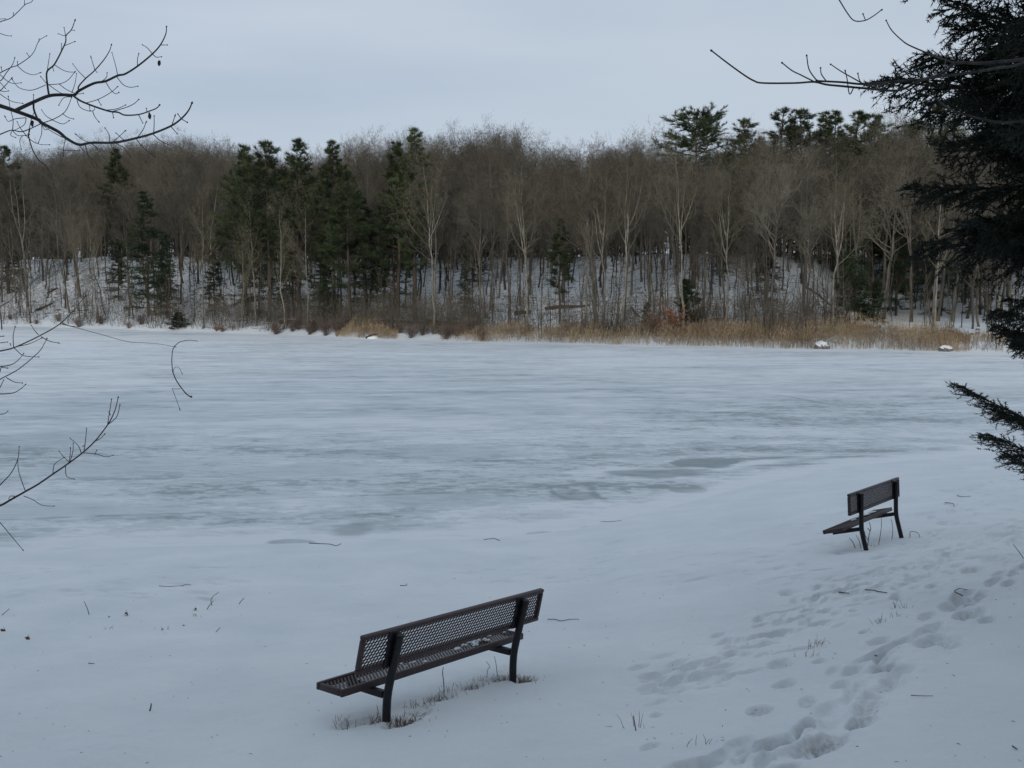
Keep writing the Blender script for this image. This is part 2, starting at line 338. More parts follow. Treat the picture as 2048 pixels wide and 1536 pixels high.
def polar(az, rr):
    A, RR = np.meshgrid(az, rr); return RR * np.sin(A), RR * np.cos(A)
def gridmesh(name, X, Y, Z, m, closed=False, attrs=(), **k):
    nr, na = X.shape; idx = np.arange(nr * na).reshape(nr, na)
    q = np.stack([idx[:-1, :-1], idx[:-1, 1:], idx[1:, 1:], idx[1:, :-1]], -1).reshape(-1, 4)[:, ::-1]
    if closed:
        q2 = np.stack([idx[:-1, -1], idx[:-1, 0], idx[1:, 0], idx[1:, -1]], -1)[:, ::-1]; q = np.concatenate([q, q2])
    g = Geo(); g.add(np.stack([X, Y, Z], -1), q); me = g.mesh(name)
    for an, val in attrs:
        at = me.attributes.new(an, 'FLOAT', 'POINT'); at.data.foreach_set('value', val.astype(np.float32).ravel())
    return link(name, me, m, **k)

az = np.concatenate([np.linspace(-math.pi, R(-31), 70)[1:], np.linspace(R(-31), R(31), 960)[1:], np.linspace(R(31), math.pi, 70)[1:]])
rr = np.concatenate([[.02], np.geomspace(.3, 4, 30), np.geomspace(4, 34, 640)[1:], np.geomspace(34, 300, 170)[1:], np.geomspace(300, 1500, 12)[1:]])
X, Y = polar(az, rr); Zg = h1(X, Y)
dirt = np.zeros_like(X)
r_of = rr
for (fx, fy, a, b, ang, dep, dd) in prints:
    rc = math.hypot(fx, fy); ac = math.atan2(fx, fy); ex = 3 * max(a, b)
    i0, i1 = np.searchsorted(rr, [rc - ex, rc + ex]); j0, j1 = np.searchsorted(az, [ac - ex / rc, ac + ex / rc])
    xs = X[i0:i1, j0:j1] - fx; ys = Y[i0:i1, j0:j1] - fy
    wob = 1 + .3 * fbm(X[i0:i1, j0:j1] * 9, Y[i0:i1, j0:j1] * 9, 2, 77)
    u = (xs * math.cos(ang) + ys * math.sin(ang)) / a * wob; v = (-xs * math.sin(ang) + ys * math.cos(ang)) / b * wob
    q = u * u + v * v
    Zg[i0:i1, j0:j1] += -dep * 1.15 * np.exp(-q ** 2.2) + dep * .12 * np.exp(-(np.sqrt(q) - 1.4) ** 2 * 7)
    dirt[i0:i1, j0:j1] = np.maximum(dirt[i0:i1, j0:j1], dd * .75 * np.exp(-q ** 2 * .8))
def band(poly, wd):
    P = np.array([on_ground(*q)[:2] for q in poly]); bd = np.full(X.shape, 99.)
    for a, b in zip(P[:-1], P[1:]):
        d = b - a; t = np.clip(((X - a[0]) * d[0] + (Y - a[1]) * d[1]) / (d @ d), 0, 1); bd = np.minimum(bd, np.hypot(X - a[0] - t * d[0], Y - a[1] - t * d[1]))
    return np.exp(-(bd / wd) ** 2)
tramp = np.maximum(band([(1300, 1400), (1420, 1335), (1640, 1200), (1880, 1110), (2060, 1050)], .45), band([(1400, 1545), (1640, 1470), (1750, 1370), (1900, 1240), (2060, 1120)], .3))
tramp = np.maximum(tramp, .7 * band([(1850, 1110), (1960, 1010), (2060, 940)], 1.1))
Zg += tramp * (fbm(X * 4.5, Y * 4.5, 4, 81, .6) * .055 - .012)
nm = smooth((ynear(X) - Y + 1) / 2); nm = smooth((ynear(X) - Y - .5) / 2.5); Zg += nm * (fbm(X * 3.2, Y * 3.2, 3, 83) * .022 + np.minimum(fbm(X * 8, Y * 8, 2, 85), 0) * .010)
tt = Y - yfar(X); litter = smooth((tt - 1) / 3) * np.clip(.9 - smooth((X / np.maximum(Y, 1) - .27) / .06) * .75, 0, 1)
M_SNOW = snow_mat()
gridmesh('snow_ground', X, Y, Zg, M_SNOW, closed=True, attrs=(('dirt', dirt), ('litter', litter)), kind='structure')

# ------------------------------------------------------------------ ice sheet
az = np.linspace(R(-75), R(75), 40); az = np.unique(np.concatenate([az, np.linspace(R(-30), R(30), 760)]))
rr = np.concatenate([np.geomspace(11, 60, 620), np.geomspace(60, 260, 300)[1:]])
X, Y = polar(az, rr)
ca, sa = math.cos(.06), math.sin(.06); Xr = X * ca + Y * sa; Yr = -X * sa + Y * ca
wx = fbm(X * .05, Y * .12, 3, 3) * 6
m = .75 + .62 * fbm((Xr + wx) * .07, (Yr + wx * .2) * .28, 4, 31, .6) + 1.15 * fbm((Xr + wx * .3) * .36, Yr * 1.05, 5, 41, .7) + .55 * fbm((Xr + wx * .2) * 1.1, Yr * 2.6, 3, 43, .6) + .35 * fbm(X * .03, Y * .06, 2, 51)
dn = Y - ynear(X)
m += .5 * (1 - smooth((dn + .9 + 4.0 * fbm(X * .28, Y * .6, 4, 57)) / 2.4)) + .35 * fbm(X * .5, Y * 1.2, 4, 55) * (1 - smooth((dn - 7) / 6)) - .05 * smooth((dn - 2) / 3) * (1 - smooth((dn - 9) / 8))
m += .35 * smooth((Y - yfar(X) + 5) / 5)
pit = fbm(X * 4.2, Y * 7.5, 3, 61) + .5 * fbm(X * .4, Y * .8, 2, 62); m -= smooth((pit - .02) / .1) * .30 * (1 - smooth((dn - 12) / 8)) * smooth((dn - .2) / 1.5)
def blob(px, py, w, d, dep, sharp=6, ang=0.):
    global m
    p = at_z(px, py); u = (X - p[0]) / w; v = (Y - p[1] - (X - p[0]) * ang) / d
    e = 1 - np.sqrt(u * u + v * v) + .8 * fbm(X * 1.1, Y * 1.4, 4, 71); t = smooth(e * sharp * .5 + .3)
    m = m * (1 - t) + (m * .15 + dep * .85 - .05) * t
blob(705, 1060, .42, .6, .22, 3); blob(580, 1085, .45, .25, .2); blob(1418, 925, 1.0, .75, -.25, 9); blob(1310, 945, 1.3, .9, .1, 6)
blob(1370, 980, .5, .5, .12); blob(1150, 990, .6, .5, .22); blob(870, 1000, 1.4, 1.0, .42); blob(1180, 1057, .25, .2, .1); blob(1085, 1068, .3, .2, .1)
blob(900, 905, 2.4, 1.5, .48, 2); blob(250, 935, 3, 1.6, .5, 2); blob(100, 878, 3, 2.2, .42, 2); blob(600, 940, 2.4, 1.2, .48, 2); blob(150, 1020, 2.5, 1.0, .5, 2)
blob(1620, 915, 2.6, .28, .05, 5, .13); blob(1560, 930, 1.5, .16, .1, 5, .15); blob(1720, 903, 1.2, .15, .1, 5, .1)
def ridge(pts, wd, amp):
    global m
    P = [at_z(*p) for p in pts]
    for a, b in zip(P[:-1], P[1:]):
        d = b - a; t = np.clip(((X - a[0]) * d[0] + (Y - a[1]) * d[1]) / (d[0] ** 2 + d[1] ** 2), 0, 1)
        dist = np.hypot(X - a[0] - t * d[0], (Y - a[1] - t * d[1]))
        m += amp * np.exp(-(dist / wd) ** 2)
ridge([(1140, 945), (1230, 937), (1330, 938)], .22, .45); ridge([(1440, 940), (1480, 930), (1530, 923), (1640, 913)], .24, .5)
ridge([(1000, 1068), (1130, 1052), (1250, 1030), (1370, 995), (1460, 975), (1560, 950)], .35, .4)
ridge([(1100, 975), (1108, 988), (1130, 996), (1165, 1000)], .06, -.4); ridge([(1165, 965), (1185, 975), (1190, 990), (1210, 1000)], .09, -.35); ridge([(1130, 975), (1150, 980), (1140, 988)], .07, -.3); ridge([(1230, 975), (1262, 985)], .06, -.3)
ridge([(1080, 972), (1130, 970), (1220, 973), (1300, 976), (1390, 974)], .05, -.3); ridge([(1120, 942), (1165, 943), (1210, 938)], .08, -.4)
ridge([(1310, 770), (1440, 778), (1560, 790), (1640, 805), (1700, 815)], .10, -.35)
ridge([(800, 718), (1000, 724), (1200, 735)], .15, -.2); ridge([(300, 690), (480, 688), (700, 700)], .2, -.2)
ridge([(500, 1000), (700, 992), (900, 985)], .06, -.35); ridge([(0, 1040), (200, 1032), (420, 1025)], .08, -.25)
zi = np.zeros_like(X)
gridmesh('lake_ice', X, Y, zi, ice_mat(), attrs=(('snow', np.clip(m, 0, 1)),), kind='structure')
bpy.data.objects['lake_ice'].name = 'ice'

# ------------------------------------------------------------------ tree growth
def norm(v): return v / (np.linalg.norm(v, axis=-1, keepdims=True) + 1e-9)
def sample(P, t):
    """P (M,N,3), t (M,) in 0..1 -> point, tangent"""
    n = P.shape[1] - 1; f = np.clip(t, 0, .9999) * n; i = f.astype(int); a = np.arange(len(P)); k = (f - i)[:, None]
    p = P[a, i] * (1 - k) + P[a, i + 1] * k; return p, norm(P[a, i + 1] - P[a, i])
def grow(P, Rd, Ln, n, t0, t1, a0, a1, lf, r_, npts=4, up=.15, wob=.12, rr_=.55, rlen=.012, tip=.25, flat=0.):
    """n children per polyline. lf(t)->length factor of parent"""
    M = len(P); par = np.repeat(np.arange(M), n); K = len(par)
    t = (np.tile(np.arange(n), M) + r_.uniform(0, 1, K)) / n * (t1 - t0) + t0
    p, tg = sample(P[par], t)
    perp = r_.normal(size=(K, 3)); perp[:, 2] *= (1 - flat); perp = norm(perp - (perp * tg).sum(1, keepdims=True) * tg)
    ang = r_.uniform(a0, a1, K)[:, None]; d = norm(tg * np.cos(ang) + perp * np.sin(ang))
    ln = Ln[par] * lf(t) * r_.uniform(.75, 1.25, K)
    prad = Rd[par, 0] * (1 - t) + Rd[par, -1] * t
    r0 = np.minimum(prad * rr_, ln * rlen + .004)
    Q = np.zeros((K, npts, 3)); Q[:, 0] = p; st = (ln / (npts - 1))[:, None]
    for i in range(1, npts):
        Q[:, i] = Q[:, i - 1] + d * st
        d = norm(d + np.array([0, 0, up]) + r_.normal(size=(K, 3)) * wob)
    RR_ = r0[:, None] * np.linspace(1, tip, npts)[None]
    return Q, RR_, ln

def bare_tree(seed, H, spread=.26, base=.42, thick=.011, n1=16, n2=7, n3=6, n4=3, lean=.03, fork=False, a=(.5, .95), tw=1.0, up=.2):
    r_ = np.random.default_rng(seed); n = 14
    z = np.linspace(0, H, n); dx = np.cumsum(r_.normal(size=(n, 2)) * lean * H / n * 1.6, 0) + np.outer(z, r_.normal(size=2) * lean)
    P = np.zeros((1, n, 3)); P[0, :, 2] = z - .3; P[0, :, :2] = dx - dx[0]
    tp = np.linspace(1, .0, n) ** .8; Rd = (H * thick * (tp * .95 + .05))[None]; Rd[0, 0] *= 1.35
    tr = Geo(); tr.tubes(P, Rd, 7); Ln = np.array([H])
    allP, allR, allL = P, Rd, Ln
    if fork:
        F, FR, FL = grow(P, Rd, Ln, 3, .45, .65, .3, .5, lambda t: (1 - t) * .95, r_, 8, .3, .07, .8, .02, .15)
        tr.tubes(F, FR, 6)
    cr_ = Geo(); B, BR, BL = grow(P, Rd, Ln, n1, base, .97, a[0], a[1], lambda t: spread * (1.1 - .52 * (t - base) / (1 - base)), r_, 7, up, .10, .5, .011, .15)
    cr_.tubes(B, BR, 4)
    sets = [(B, BR, BL)]
    if fork:
        B2, BR2, BL2 = grow(F, FR, FL, 6, .25, .95, .4, .9, lambda t: .45 * (1.2 - .6 * t), r_, 7, up, .10, .5, .011, .15)
        cr_.tubes(B2, BR2, 4); sets = [(np.concatenate([B, B2]), np.concatenate([BR, BR2]), np.concatenate([BL, BL2]))]
    B, BR, BL = sets[0]
    D, DR, DL = grow(B, BR, BL, n2, .22, .98, .4, .9, lambda t: .42 * (1.2 - .6 * t), r_, 5, up * .9, .14, .6, .010, .2); cr_.tubes(D, DR, 3)
    E_, ER, EL = grow(D, DR * tw, DL, n3, .15, 1.0, .4, 1.0, lambda t: .45 + 0 * t, r_, 4, .1, .18, .7, .010, .3); cr_.tubes(E_, ER, 3)
    if n4:
        G_, GR, GL = grow(E_, ER, EL, n4, .2, 1., .4, 1.0, lambda t: .6 + 0 * t, r_, 3, .08, .2, .8, .010, .4)
        GR = np.maximum(GR, .006 * tw); cr_.tubes(G_, GR, 3)
    return tr.mesh('trunk'), cr_.mesh('crown')

def pine(seed, H, W, base=.25, whorl=20, nb=5, droop=.0, nl=.34, nw=.055, dens=1.0, pts=10, shape=None, gap=.5, rise=.15):
    r_ = np.random.default_rng(seed); n = 10
    P = np.zeros((1, n, 3)); P[0, :, 2] = np.linspace(-.3, H, n); P[0, :, :2] = np.cumsum(r_.normal(size=(n, 2)) * .07, 0)
    Rd = (H * .013 * np.linspace(1, .12, n))[None]; tr = Geo(); tr.tubes(P, Rd, 7)
    hs = np.repeat(base + (.985 - base) * np.linspace(0, 1, whorl) ** .72 + r_.uniform(-.3, .3, whorl) / whorl * (1 - base), nb); hs = np.clip(hs + r_.normal(size=len(hs)) * .008, base, .985); K = len(hs)
    u = (hs - base) / (1 - base)
    prof = shape(u) if shape else (np.clip(1.05 - u, .05, 1) ** .75) * (.6 + .4 * smooth(u * 4))
    ln = W * prof * r_.uniform(.5, 1.25, K); p, _ = sample(np.repeat(P, K, 0), hs)
    azm = r_.uniform(0, 2 * math.pi, K); el = rise + .5 * u ** 2 + r_.normal(size=K) * .13
    d = np.stack([np.cos(azm) * np.cos(el), np.sin(azm) * np.cos(el), np.sin(el)], 1)
    nb_ = 7; B = np.zeros((K, nb_, 3)); B[:, 0] = p; st = (ln / (nb_ - 1))[:, None]
    for i in range(1, nb_):
        B[:, i] = B[:, i - 1] + d * st; d = norm(d + np.array([0, 0, .05 - droop]) + r_.normal(size=(K, 3)) * .06)
    BR = (ln * .012 + .01)[:, None] * np.linspace(1, .2, nb_)[None]
    cr_ = Geo(); wood = Geo(); wood.tubes(B, BR, 4)
    S_, SR, SL = grow(B, BR, ln, pts, gap * .6, 1., .5, 1.2, lambda t: .34 * (1.25 - .6 * t), r_, 4, .05 - droop * .5, .1, .5, .012, .3, flat=.8)
    pl = np.repeat(np.clip(ln / W * 1.5, .16, 1), pts) > r_.uniform(0, 1, len(S_)); S_, SR, SL = S_[pl], SR[pl], SL[pl]
    wood.tubes(S_, SR, 3)
    # needle sprays along the branchlets
    k = max(2, int(15 * dens)); M = len(S_); par = np.repeat(np.arange(M), k); t = r_.uniform(.1, 1, len(par))
    q, tg = sample(S_[par], t); q = q + r_.normal(size=q.shape) * [.06, .06, .03]
    for rep in range(2):
        dd = norm(tg * 1.0 + r_.normal(size=q.shape) * [.65, .65, .38] + np.array([0, 0, .16 - droop])); cr_.tris(q, dd, nl * r_.uniform(.6, 1.2, len(q)), nw, r_)
    bp_ = np.repeat(np.arange(K), k * 2); bp_ = bp_[np.clip(ln / W * 1.3, .2, 1)[bp_] > r_.uniform(0, 1, len(bp_))]; q, tg = sample(B[bp_], r_.uniform(gap, 1, len(bp_))); dd = norm(tg + r_.normal(size=q.shape) * .6 + np.array([0, 0, .15])); cr_.tris(q, dd, nl * r_.uniform(.6, 1.1, len(q)), nw, r_)
    tip = np.repeat(P[:, -1], 26, 0) - np.array([0, 0, 1.]) * r_.uniform(0, 1.0, 26)[:, None]
    cr_.tris(tip, norm(r_.normal(size=(26, 3)) * .3 + np.array([0, 0, .8])), nl * .8 * np.ones(26), nw, r_)
    return tr, wood, cr_

def place(name, parts, x, y, s, rz, tilt=(0, 0), z=None, **k):
    """parts: list of (partname, mesh, material)"""
    e = empty(name, (x, y, (gz(x, y) if z is None else z)), (tilt[0], tilt[1], rz), **k); e.scale = (s, s, s)
    for pn, me, mt in parts: link(pn, me, mt, e)
    return e

bare = []
for i in range(8):
    H = [17, 18.5, 16, 19, 15, 17.5, 18, 16.5][i]
    t_, c_ = bare_tree(100 + i, H, spread=[.30, .36, .26, .30, .38, .27, .34, .24][i], base=[.34, .5, .22, .52, .36, .44, .48, .15][i], fork=i in (1, 3, 4, 6), n1=[15, 13, 17, 13, 14, 15, 14, 19][i], n2=8, n3=6, n4=2, thick=[.0075, .010, .0062, .0095, .0085, .0068, .0105, .0055][i], lean=[.05, .04, .07, .03, .06, .05, .04, .08][i], a=(.5, 1.15), up=[.16, .2, .1, .18, .14, .2, .16, .08][i], tw=1.5)
    t_.materials.append(M_BARK if i % 3 else M_GREYB); c_.materials.append(M_TWIG if i not in (1, 5) else M_TWIGL); bare.append((H, t_, c_))
pale = []
for i in range(4):
    t_, c_ = bare_tree(300 + i, 15, spread=[.2, .3, .24, .34][i], base=[.36, .42, .30, .5][i], fork=i in (1, 3), n1=[15, 12, 16, 12][i], n2=7, n3=5, n4=2, thick=.0070, a=(.45, 1.0), up=.2, lean=.05, tw=1.3)
    t_.materials.append(M_PALEB); c_.materials.append(M_PALET); pale.append((15, t_, c_))
sap = []
for i in range(5):
    t_, c_ = bare_tree(500 + i, 7, spread=.22, base=.25, n1=12, n2=4, n3=3, n4=0, thick=.0075, lean=.05, a=(.5, 1.1))
    t_.materials.append(M_BARK); c_.materials.append(M_TWIG); sap.append((7, t_, c_))
def mk_pine(*a, m=M_PINE, **k):
    tr, wd, cr_ = pine(*a, **k); tm = tr.mesh('trunk'); tm.materials.append(M_PBARK)
    off = cr_.n; cr_.v += wd.v; cr_.f[4] += [f + off for f in wd.f[4]]; cr_.n += wd.n
    cm = cr_.mesh('crown', False); cm.materials.append(m); cm.materials.append(M_PBARK); n3 = sum(len(f) for f in cr_.f[3])
    mi = np.zeros(len(cm.polygons), np.int32); mi[n3:] = 1; cm.polygons.foreach_set('material_index', mi)
    return [('trunk', tm, None), ('crown', cm, None)]
pines = [mk_pine(700, 18, 4.6, base=.3, whorl=19, nl=.46, nw=.042, pts=11), mk_pine(701, 18, 4.2, base=.25, whorl=20, nl=.46, nw=.042, pts=11), mk_pine(702, 18, 4.9, base=.34, whorl=18, nl=.46, nw=.042, pts=11)]
emerg = mk_pine(710, 18, 3.9, base=.58, whorl=12, nb=6, pts=10, gap=.42, rise=.06, nl=.42, nw=.05, shape=lambda u: np.minimum(1, .95 + .1 * u) * np.sqrt(np.clip(1.02 - u ** 2.2, .03, 1)))
slim = [mk_pine(715, 18, 3.2, base=.3, whorl=23, nb=5, pts=10, nl=.42, nw=.042)]
hems = [mk_pine(720 + i, 14, [3.6, 3.1, 4.0][i], base=.08, whorl=26, nb=5, droop=.1, nl=.32, nw=.038, pts=11, m=M_HEM, rise=.02, gap=.25) for i in range(3)]
small = [mk_pine(730 + i, 4.5, 1.5, base=.05, whorl=16, nb=5, nl=.2, nw=.04, pts=8, m=M_HEM, gap=.2, droop=.03) for i in range(2)]

# ------------------------------------------------------------------ the far wood
taken = []
def hill_atv(px, t):
    """points t metres inland of the far shore on the sight lines of columns px"""
    u = (np.asarray(px, float) - 1024) / FPX; t = np.asarray(t, float); lo = np.full(u.shape, 40.); hi = np.full(u.shape, 320.)
    for _ in range(34):
        m_ = (lo + hi) / 2; c = m_ - yfar(u * m_) > t; hi = np.where(c, m_, hi); lo = np.where(c, lo, m_)
    return u * lo, lo
def hill_at(px, t):
    x, y = hill_atv(np.array([px]), np.array([t])); return float(x[0]), float(y[0])
def top_scale(x, y, z, py_top, H):
    """scale that brings a tree of height H to picture row py_top"""
    ztop = CAM_H + (580 - py_top) / FPX * y; return max(.3, (ztop - z) / H)

G_PINE = 'white pines of the far wood'
pine_spec = [  # px, inland, top row, mesh, label
    (495, 8, 300, pines[0], 'broad dark pine, left one of the trio rising over the pale birches'),
    (538, 6, 294, pines[2], 'tall dark pine with a ragged double tip over the pale birches'),
    (603, 7, 290, pines[1], 'dark pine with a wide pointed crown in the middle of the trio'),
    (668, 7, 290, slim[0], 'narrow pointed pine, right one of the trio above the birches'),
    (702, 6, 350, pines[1], 'yellow-green lower pine just right of the narrow pointed one'),
    (795, 10, 292, slim[0], 'slim dark pine beside the one with the bushy knot at its tip'),
    (830, 9, 266, slim[0], 'slim dark pine with the highest bushy tip left of the lake middle'),
    (1383, 30, 236, emerg, 'lone flat-topped pine standing clear above the bare wood'),
    (1480, 56, 250, pines[2], 'small round-headed pine right of the lone flat-topped one'),
    (1555, 52, 228, pines[0], 'broad twin-tipped pine on the ridge'),
    (1590, 50, 232, pines[2], 'right half of the broad ridge pine pair'),
    (1635, 54, 234, slim[0], 'first of two slender pointed ridge pines'),
    (1660, 54, 232, slim[0], 'second of two slender pointed ridge pines'),
    (1700, 52, 236, pines[1], 'rounded ridge pine right of the slender pair'),
    (1735, 52, 240, pines[0], 'rounded ridge pine next to the bare ridge trees'),
    (1850, 50, 215, pines[2], 'wide ridge pine behind the black spruce boughs'),
    (1800, 52, 262, pines[1], 'low ridge pine under the bare ridge trees'),
    (22, 14, 302, pines[1], 'olive-green pine at the far left of the wood'),
    (245, 18, 305, slim[0], 'thin pine tip among the bare trees of the left slope'),
    (945, 30, 430, pines[1], 'dark pine half hidden in the middle of the wood'),
    (1120, 8, 440, slim[0], 'dark green pine between the trunks of the middle wood')]
for px, t, top, pm, lab in pine_spec:
    x, y = hill_at(px, t); z = gz(x, y); s = top_scale(x, y, z, top, 18)
    e = place('pine_tree', pm, x, y, s, rnd.uniform(0, 6), label=lab, cat='pine tree', group=G_PINE); taken.append((x, y))
    if t > 45: e.scale = (s * 1.25, s * 1.25, s)
    if pm is emerg: e.scale = (s * 1.3, s * 1.3, s)
hem_spec = [
    (300, 6, 385, hems[0], 'large dark hemlock with hanging boughs at the left end of the lake'),
    (335, 5, 470, hems[1], 'shorter dark hemlock leaning against the large one on the left bank'),
    (240, 12, 480, hems[2], 'dark hemlock behind the left side of the large hanging one'),
    (20, 14, 420, hems[0], 'dark hemlock at the far left edge of the wood'),
    (430, 7, 500, hems[1], 'dark hemlock behind the leftmost pale birch'),
    (520, 8, 420, hems[2], 'dark hemlock under the pines between two pale birches'),
    (590, 9, 430, hems[0], 'dark hemlock below the middle pine of the trio'),
    (650, 7, 470, hems[1], 'dark hemlock above the reddish shore shrubs'),
    (735, 9, 400, hems[2], 'dark hemlock right of the trio of pines'),
    (790, 11, 370, hems[0], 'tall dark hemlock below the slim bushy-tipped pine'),
    (930, 12, 520, hems[1], 'dark hemlock behind the wide forked birch'),
    (1530, 20, 450, hems[2], 'dark hemlock behind the trunks above the grey boulder'),
    (1700, 36, 425, hems[0], 'dark hemlock at the rear of the flat snow field'),
    (1790, 40, 415, hems[1], 'dark hemlock at the right rear of the flat snow field'),
    (1880, 40, 395, hems[2], 'dark hemlock behind the tall pale tree by the spruce'),
    (1960, 40, 395, hems[0], 'dark hemlock glimpsed through the black spruce')]
for px, t, top, pm, lab in hem_spec:
    x, y = hill_at(px, t); z = gz(x, y); s = top_scale(x, y, z, top, 14)
    place('hemlock_tree', pm, x, y, s, rnd.uniform(0, 6), label=lab, cat='hemlock tree', group='hemlocks of the far wood'); taken.append((x, y))
for px, t, top, pm, lab in [(1715, 7, 505, small[0], 'green young fir standing behind the reeds at the edge of the snow field'),
                            (1745, 9, 560, small[1], 'smaller young fir close behind the green one at the snow field'),
                            (1388, 5, 560, small[0], 'young fir behind the reeds beside the orange-leaved oak'),
                            (1292, 6, 606, small[1], 'little sparse fir left of the orange-leaved oak'),
                            (352, 1.0, 625, small[0], 'low round dark evergreen bush at the edge of the left ice'),
                            (655, 5, 560, small[1], 'young fir behind the reddish shore shrubs')]:
    x, y = hill_at(px, t); z = gz(x, y); s = top_scale(x, y, z, top, 4.5)
    e = place('young_fir', pm, x, y, s, rnd.uniform(0, 6), label=lab, cat='young fir'); taken.append((x, y))
    if 'round' in lab: e.scale = (s * 2.6, s * 2.6, s * 1.0)
pale_spec = [  # px, inland, top, mesh, lean, label
    (407, 1.2, 385, 0, -.02, 'leftmost pale birch rising from the tip of the white shore'),
    (486, 2.0, 470, 2, .05, 'thin pale birch leaning left in front of the dark pines'),
    (513, 3, 395, 0, .03, 'pale birch second from the left of the pine trio'),
    (567, 2, 400, 2, .04, 'pale birch with a fan of yellowish twigs before the middle pine'),
    (618, 2, 395, 2, .01, 'upright pale birch at the right of the birch row'),
    (870, 2, 318, 3, 0, 'large forked birch with whitish limbs spreading wide'),
    (1052, 2, 330, 1, 0, 'tall light-barked tree with a dark thick foot behind the reeds'),
    (1172, 9, 320, 0, 0, 'tree with the whitest straight trunk near the wood middle'),
    (1205, 3, 330, 1, .0, 'light twin-stemmed tree right of the whitest trunk'),
    (1245, 3, 300, 3, .0, 'light tree with a high fan of limbs, left of the flat-topped pine'),
    (1368, 3, 288, 3, 0, 'tall pale tree with a wide fan crown under the flat-topped pine'),
    (1450, 4, 330, 1, .03, 'greyish tree with bent limbs right of the wide fan crown'),
    (1663, 4, 340, 1, -.04, 'crooked pale tree with a kinked trunk by the snow field'),
    (1868, 3, 330, 0, .02, 'tall pale tree standing alone behind the reed end'),
    (160, 4, 430, 1, 0, 'yellowish tree low on the left snowy slope'),
    (196, 2, 420, 3, 0, 'pale spreading tree at the foot of the left snowy slope')]
for px, t, top, i, ln, lab in pale_spec:
    x, y = hill_at(px, t); H, t_, c_ = pale[i]; s = top_scale(x, y, gz(x, y), top, H + .3)
    place('birch_tree', [('trunk', t_, None), ('crown', c_, None)], x, y, s, rnd.uniform(0, 6), (0, ln), label=lab, cat='birch tree', group='pale trees along the far shore'); taken.append((x, y))

# skyline of the bare wood, picture column -> row
SKY = np.array([(0, 310), (100, 300), (200, 290), (300, 285), (380, 278), (480, 290), (600, 320), (700, 285), (780, 280), (860, 275), (940, 268), (1010, 262), (1060, 288), (1150, 290), (1250, 286), (1320, 280), (1330, 300), (1400, 300), (1450, 288), (1500, 285), (1600, 285), (1700, 278), (1770, 250), (1830, 248), (1870, 258), (1950, 255), (2048, 250)])
def skyrow(px): return np.interp(px, SKY[:, 0], SKY[:, 1]) + 26
r3 = np.random.default_rng(12)
def zone(px, t):
    if px < 370: return ('bare grey-brown tree on the snowy slope left of the birch row', 'bare trees on the left slope')
    if px < 900: return ('bare brown tree in the dark wood behind the row of pale birches', 'bare trees among the pines')
    if px < 1560: return ('bare brown tree on the middle slope behind the golden reeds', 'bare trees on the middle slope')
    return ('dark bare tree around the flat snow field right of the middle slope', 'bare trees round the snow field')
FRONT = [(q[0], q[1], 0, 0, 48 if q[1] < 12 else 14) for q in pine_spec] + [(q[0], q[1], 0, 0, 34) for q in hem_spec if q[1] < 12]
cand = []
tries = 0
while tries < 9000:
    tries += 1
    y = r3.uniform(70, 235); x = r3.uniform(-.56, .56) * y; t = y - float(yfar(np.array([x]))[0])
    if t < 1.2 or t > 78: continue
    px = 1024 + FPX * x / y
    fld = px > 1650 and 3 < t < 30
    dmin = 3.1 if t < 12 else 2.9
    if fld and r3.uniform() > .25: continue
    if r3.uniform() < .93 and any(abs(px - q[0]) < q[4] and t < q[1] + 2 for q in FRONT): continue
    if any((x - a) ** 2 + (y - b) ** 2 < dmin ** 2 for a, b in taken): continue
    taken.append((x, y)); cand.append((t, x, y, px))
cand.sort()
extra = []
print('bare tree sites', len(cand))
# named dark trunks of the photograph, then the rest
for n_, (t, x, y, px) in enumerate(cand):
    i = int(r3.integers(0, 8)); H, t_, c_ = bare[i]; z = gz(x, y)
    full = top_scale(x, y, z, skyrow(px), H)
    s = full * r3.uniform(.86, 1.02) if t > 26 else min(full, 1.12) * r3.uniform(.55, .97)
    s = min(s, 1.35); s = max(s, .45)
    if n_ < 292:
        lab, grp = zone(px, t)
        place('bare_tree', [('trunk', t_, None), ('crown', c_, None)], x, y, s, r3.uniform(0, 6.28), (r3.normal() * .05, r3.normal() * .055), label=lab, cat='bare tree', group=grp)
    else: extra.append((i, x, y, z, s, r3.uniform(0, 6.28)))
